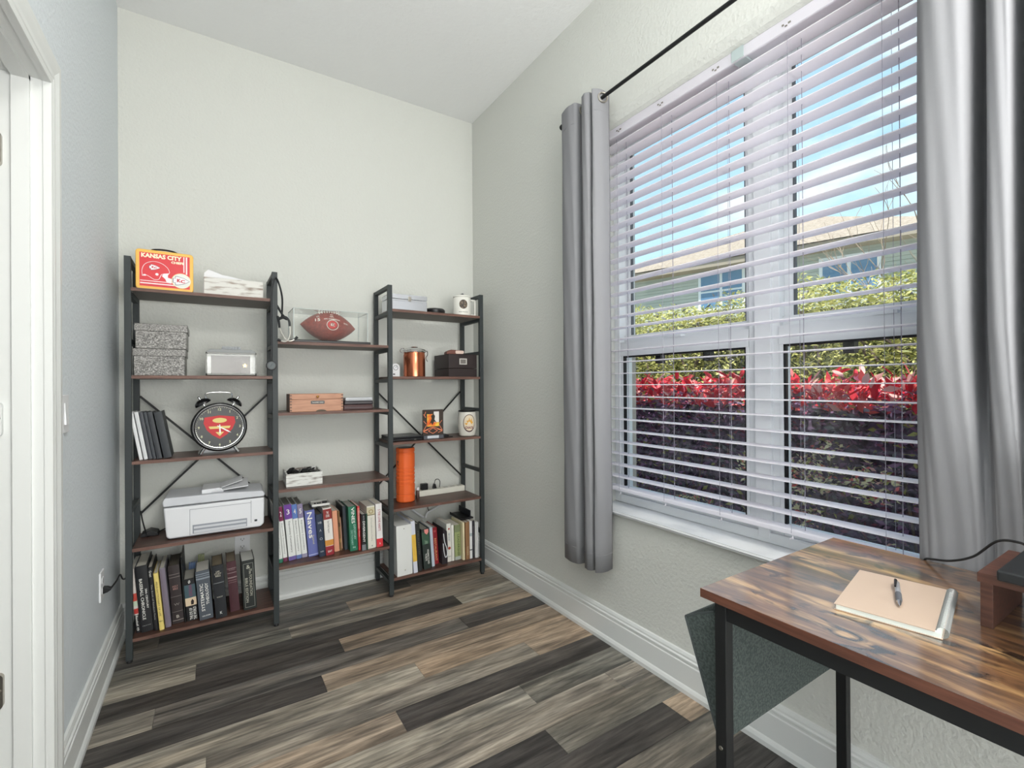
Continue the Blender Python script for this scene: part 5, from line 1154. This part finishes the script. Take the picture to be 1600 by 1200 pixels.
# green hedge behind
h2 = thing('tall_green_hedge', 'tall yellow green hedge standing behind the red tipped hedge', 'hedge', (5.2, 3.5, -.2)); loc2 = Vector((5.2, 3.5, -.2))
def g_d(P, r2):
    keep = np.where(P[:, 2] > 1.75, 1.0, .5+.3*np.sin(P[:, 1]*2.3+P[:, 2]*3)); edge = 2.17+.06*np.sin(P[:, 1]*3.1)+.04*np.sin(P[:, 1]*8.7)
    return (r2.random(len(P)) < keep) & (P[:, 2] < edge)
leaf_obj('foliage', off(rand_leaves(120000, 11, (4.7, 5.5, -1.5, 10, .5, 2.3), .062, [G2, G1, G3, D2], [.36, .34, .22, .08], dens=g_d, asp=.34), loc2), [G2, G1, G3, D2], h2)
b = MB(); b.grid(lambda a, c_: (5.45+.12*math.sin(25*a)*math.cos(6*c_), -2+13*a, -.2+2.2*c_), 60, 10); build('leafy_core', b, mat('hedge_core2', (96, 100, 62), .95, noise=((62, 68, 44), 9, .4, .6)), h2, world=True, smooth=True)
for i in range(16):
    y = -1+.68*i+R_.uniform(-.15, .15); b = MB()
    for k in range(3): b.tube(smooth_pts([(5.1, y, -.2), (5.05+R_.uniform(-.05, .05), y+R_.uniform(-.1, .1), .7), (5.0+R_.uniform(-.15, .1), y+R_.uniform(-.35, .35), 1.3), (4.95+R_.uniform(-.2, .1), y+R_.uniform(-.5, .5), 1.9)], 3), [.022*(1-.06*q) for q in range(10)], 6)
    build('trunk', b, bark, h2, world=True, smooth=True)
# bare twiggy shrub at right
sh = thing('bare_shrub', 'leafless pale twiggy shrub rising behind the green hedge at right', 'shrub', (6.6, 1.9, -.2)); b = MB(); R4 = random.Random(11)
def branch(p, d, l, r, dep):
    pts = [p]; q = Vector(p)
    for k in range(4):
        d = (d+Vector((R4.uniform(-.25, .25), R4.uniform(-.25, .25), R4.uniform(-.08, .2)))).normalized(); q = q+d*l/4; pts.append(q.copy())
    b.tube(pts, [r*(1-.13*k) for k in range(5)], 4)
    if dep: 
        for k in range(3): branch(pts[R4.choice([2, 3, 4])], (d+Vector((R4.uniform(-.8, .8), R4.uniform(-.8, .8), R4.uniform(-.2, .5)))).normalized(), l*.62, r*.55, dep-1)
for k in range(7): branch(Vector((6.6+R4.uniform(-.2, .2), 1.9+R4.uniform(-.5, .5), .2)), Vector((R4.uniform(-.3, .2), R4.uniform(-.4, .4), 1)).normalized(), 1.7, .02, 3)
build('twigs', b, mat('pale_bark', (170, 150, 132), .9), sh, world=True)
b = MB(); b.tube([(6.6, 1.9, -.2), (6.6, 1.9, .5)], .05, 8); build('trunk', b, bark, sh, world=True)

# neighbouring house
A = Vector((10.328, 12.677, 0)); U_ = Vector((.2843, -.9587, 0)); N_ = Vector((.9587, .2843, 0))
hs = thing('neighbour_house', 'single storey grey green house with tan hipped roof beyond the hedges', 'house', (12, 8, -.2))
def hp(u_, n_, z_): p = A+U_*u_+N_*n_; return (p.x, p.y, z_)
def hbox(mb2, u0, u1, n0, n1, z0, z1):
    mb2.add([hp(u0, n0, z0), hp(u1, n0, z0), hp(u1, n1, z0), hp(u0, n1, z0), hp(u0, n0, z1), hp(u1, n0, z1), hp(u1, n1, z1), hp(u0, n1, z1)], [(0, 3, 2, 1), (4, 5, 6, 7), (0, 1, 5, 4), (1, 2, 6, 5), (2, 3, 7, 6), (3, 0, 4, 7)])
siding = mat('house_stucco', (174, 180, 172), .9)
b = MB(); hbox(b, .45, 9.4, .45, 9, -.2, 4.5); build('wall', b, siding, hs, world=True)
b = MB()
for k in range(24): hbox(b, .46, 9.39, .435, .452, 2.2+.095*k, 2.2+.095*k+.085)
build('lap_siding', b, siding, hs, world=True, kind='stuff')
b = MB(); hbox(b, 0, 9.85, 0, 9.4, 4.45, 4.62); build('fascia', b, mat('fascia_tan', (150, 140, 126), .8), hs, world=True)
b = MB(); ap = hp(6.2, 3.65, 6.5); ap2 = hp(5.6, 6.0, 6.5); c = [hp(-.05, -.05, 4.63), hp(9.9, -.05, 4.63), hp(9.9, 9.45, 4.63), hp(-.05, 9.45, 4.63)]
b.add(c+[ap, ap2], [(0, 1, 4), (1, 2, 5, 4), (2, 3, 5), (3, 0, 4, 5)]); build('roof', b, mat('shingle_tan', (160, 148, 134), .9, noise=((138, 126, 112), 14, .4, .6), bump=(30, .3)), hs, world=True)
blu = mat('far_glass', (92, 128, 160), .15)
for (u0, u1, z0, z1, panes) in ((4.35, 5.61, 3.3, 4.42, 2), (7.32, 8.55, 3.3, 4.30, 2), (1.30, 2.28, 3.5, 4.32, 1)):
    b = MB(); hbox(b, u0, u1, .40, .46, z0, z1); wf = build('window', b, mat('far_trim', (226, 230, 232), .5), hs, world=True)
    wd_ = (u1-u0-.08*(panes+1))/panes
    for k in range(panes):
        a0 = u0+.08+k*(wd_+.08)
        b = MB(); hbox(b, a0, a0+wd_, .38, .399, z0+.08, z0+(z1-z0)*.45); hbox(b, a0, a0+wd_, .38, .399, z0+(z1-z0)*.50, z1-.08); build('pane', b, blu, wf, world=True)
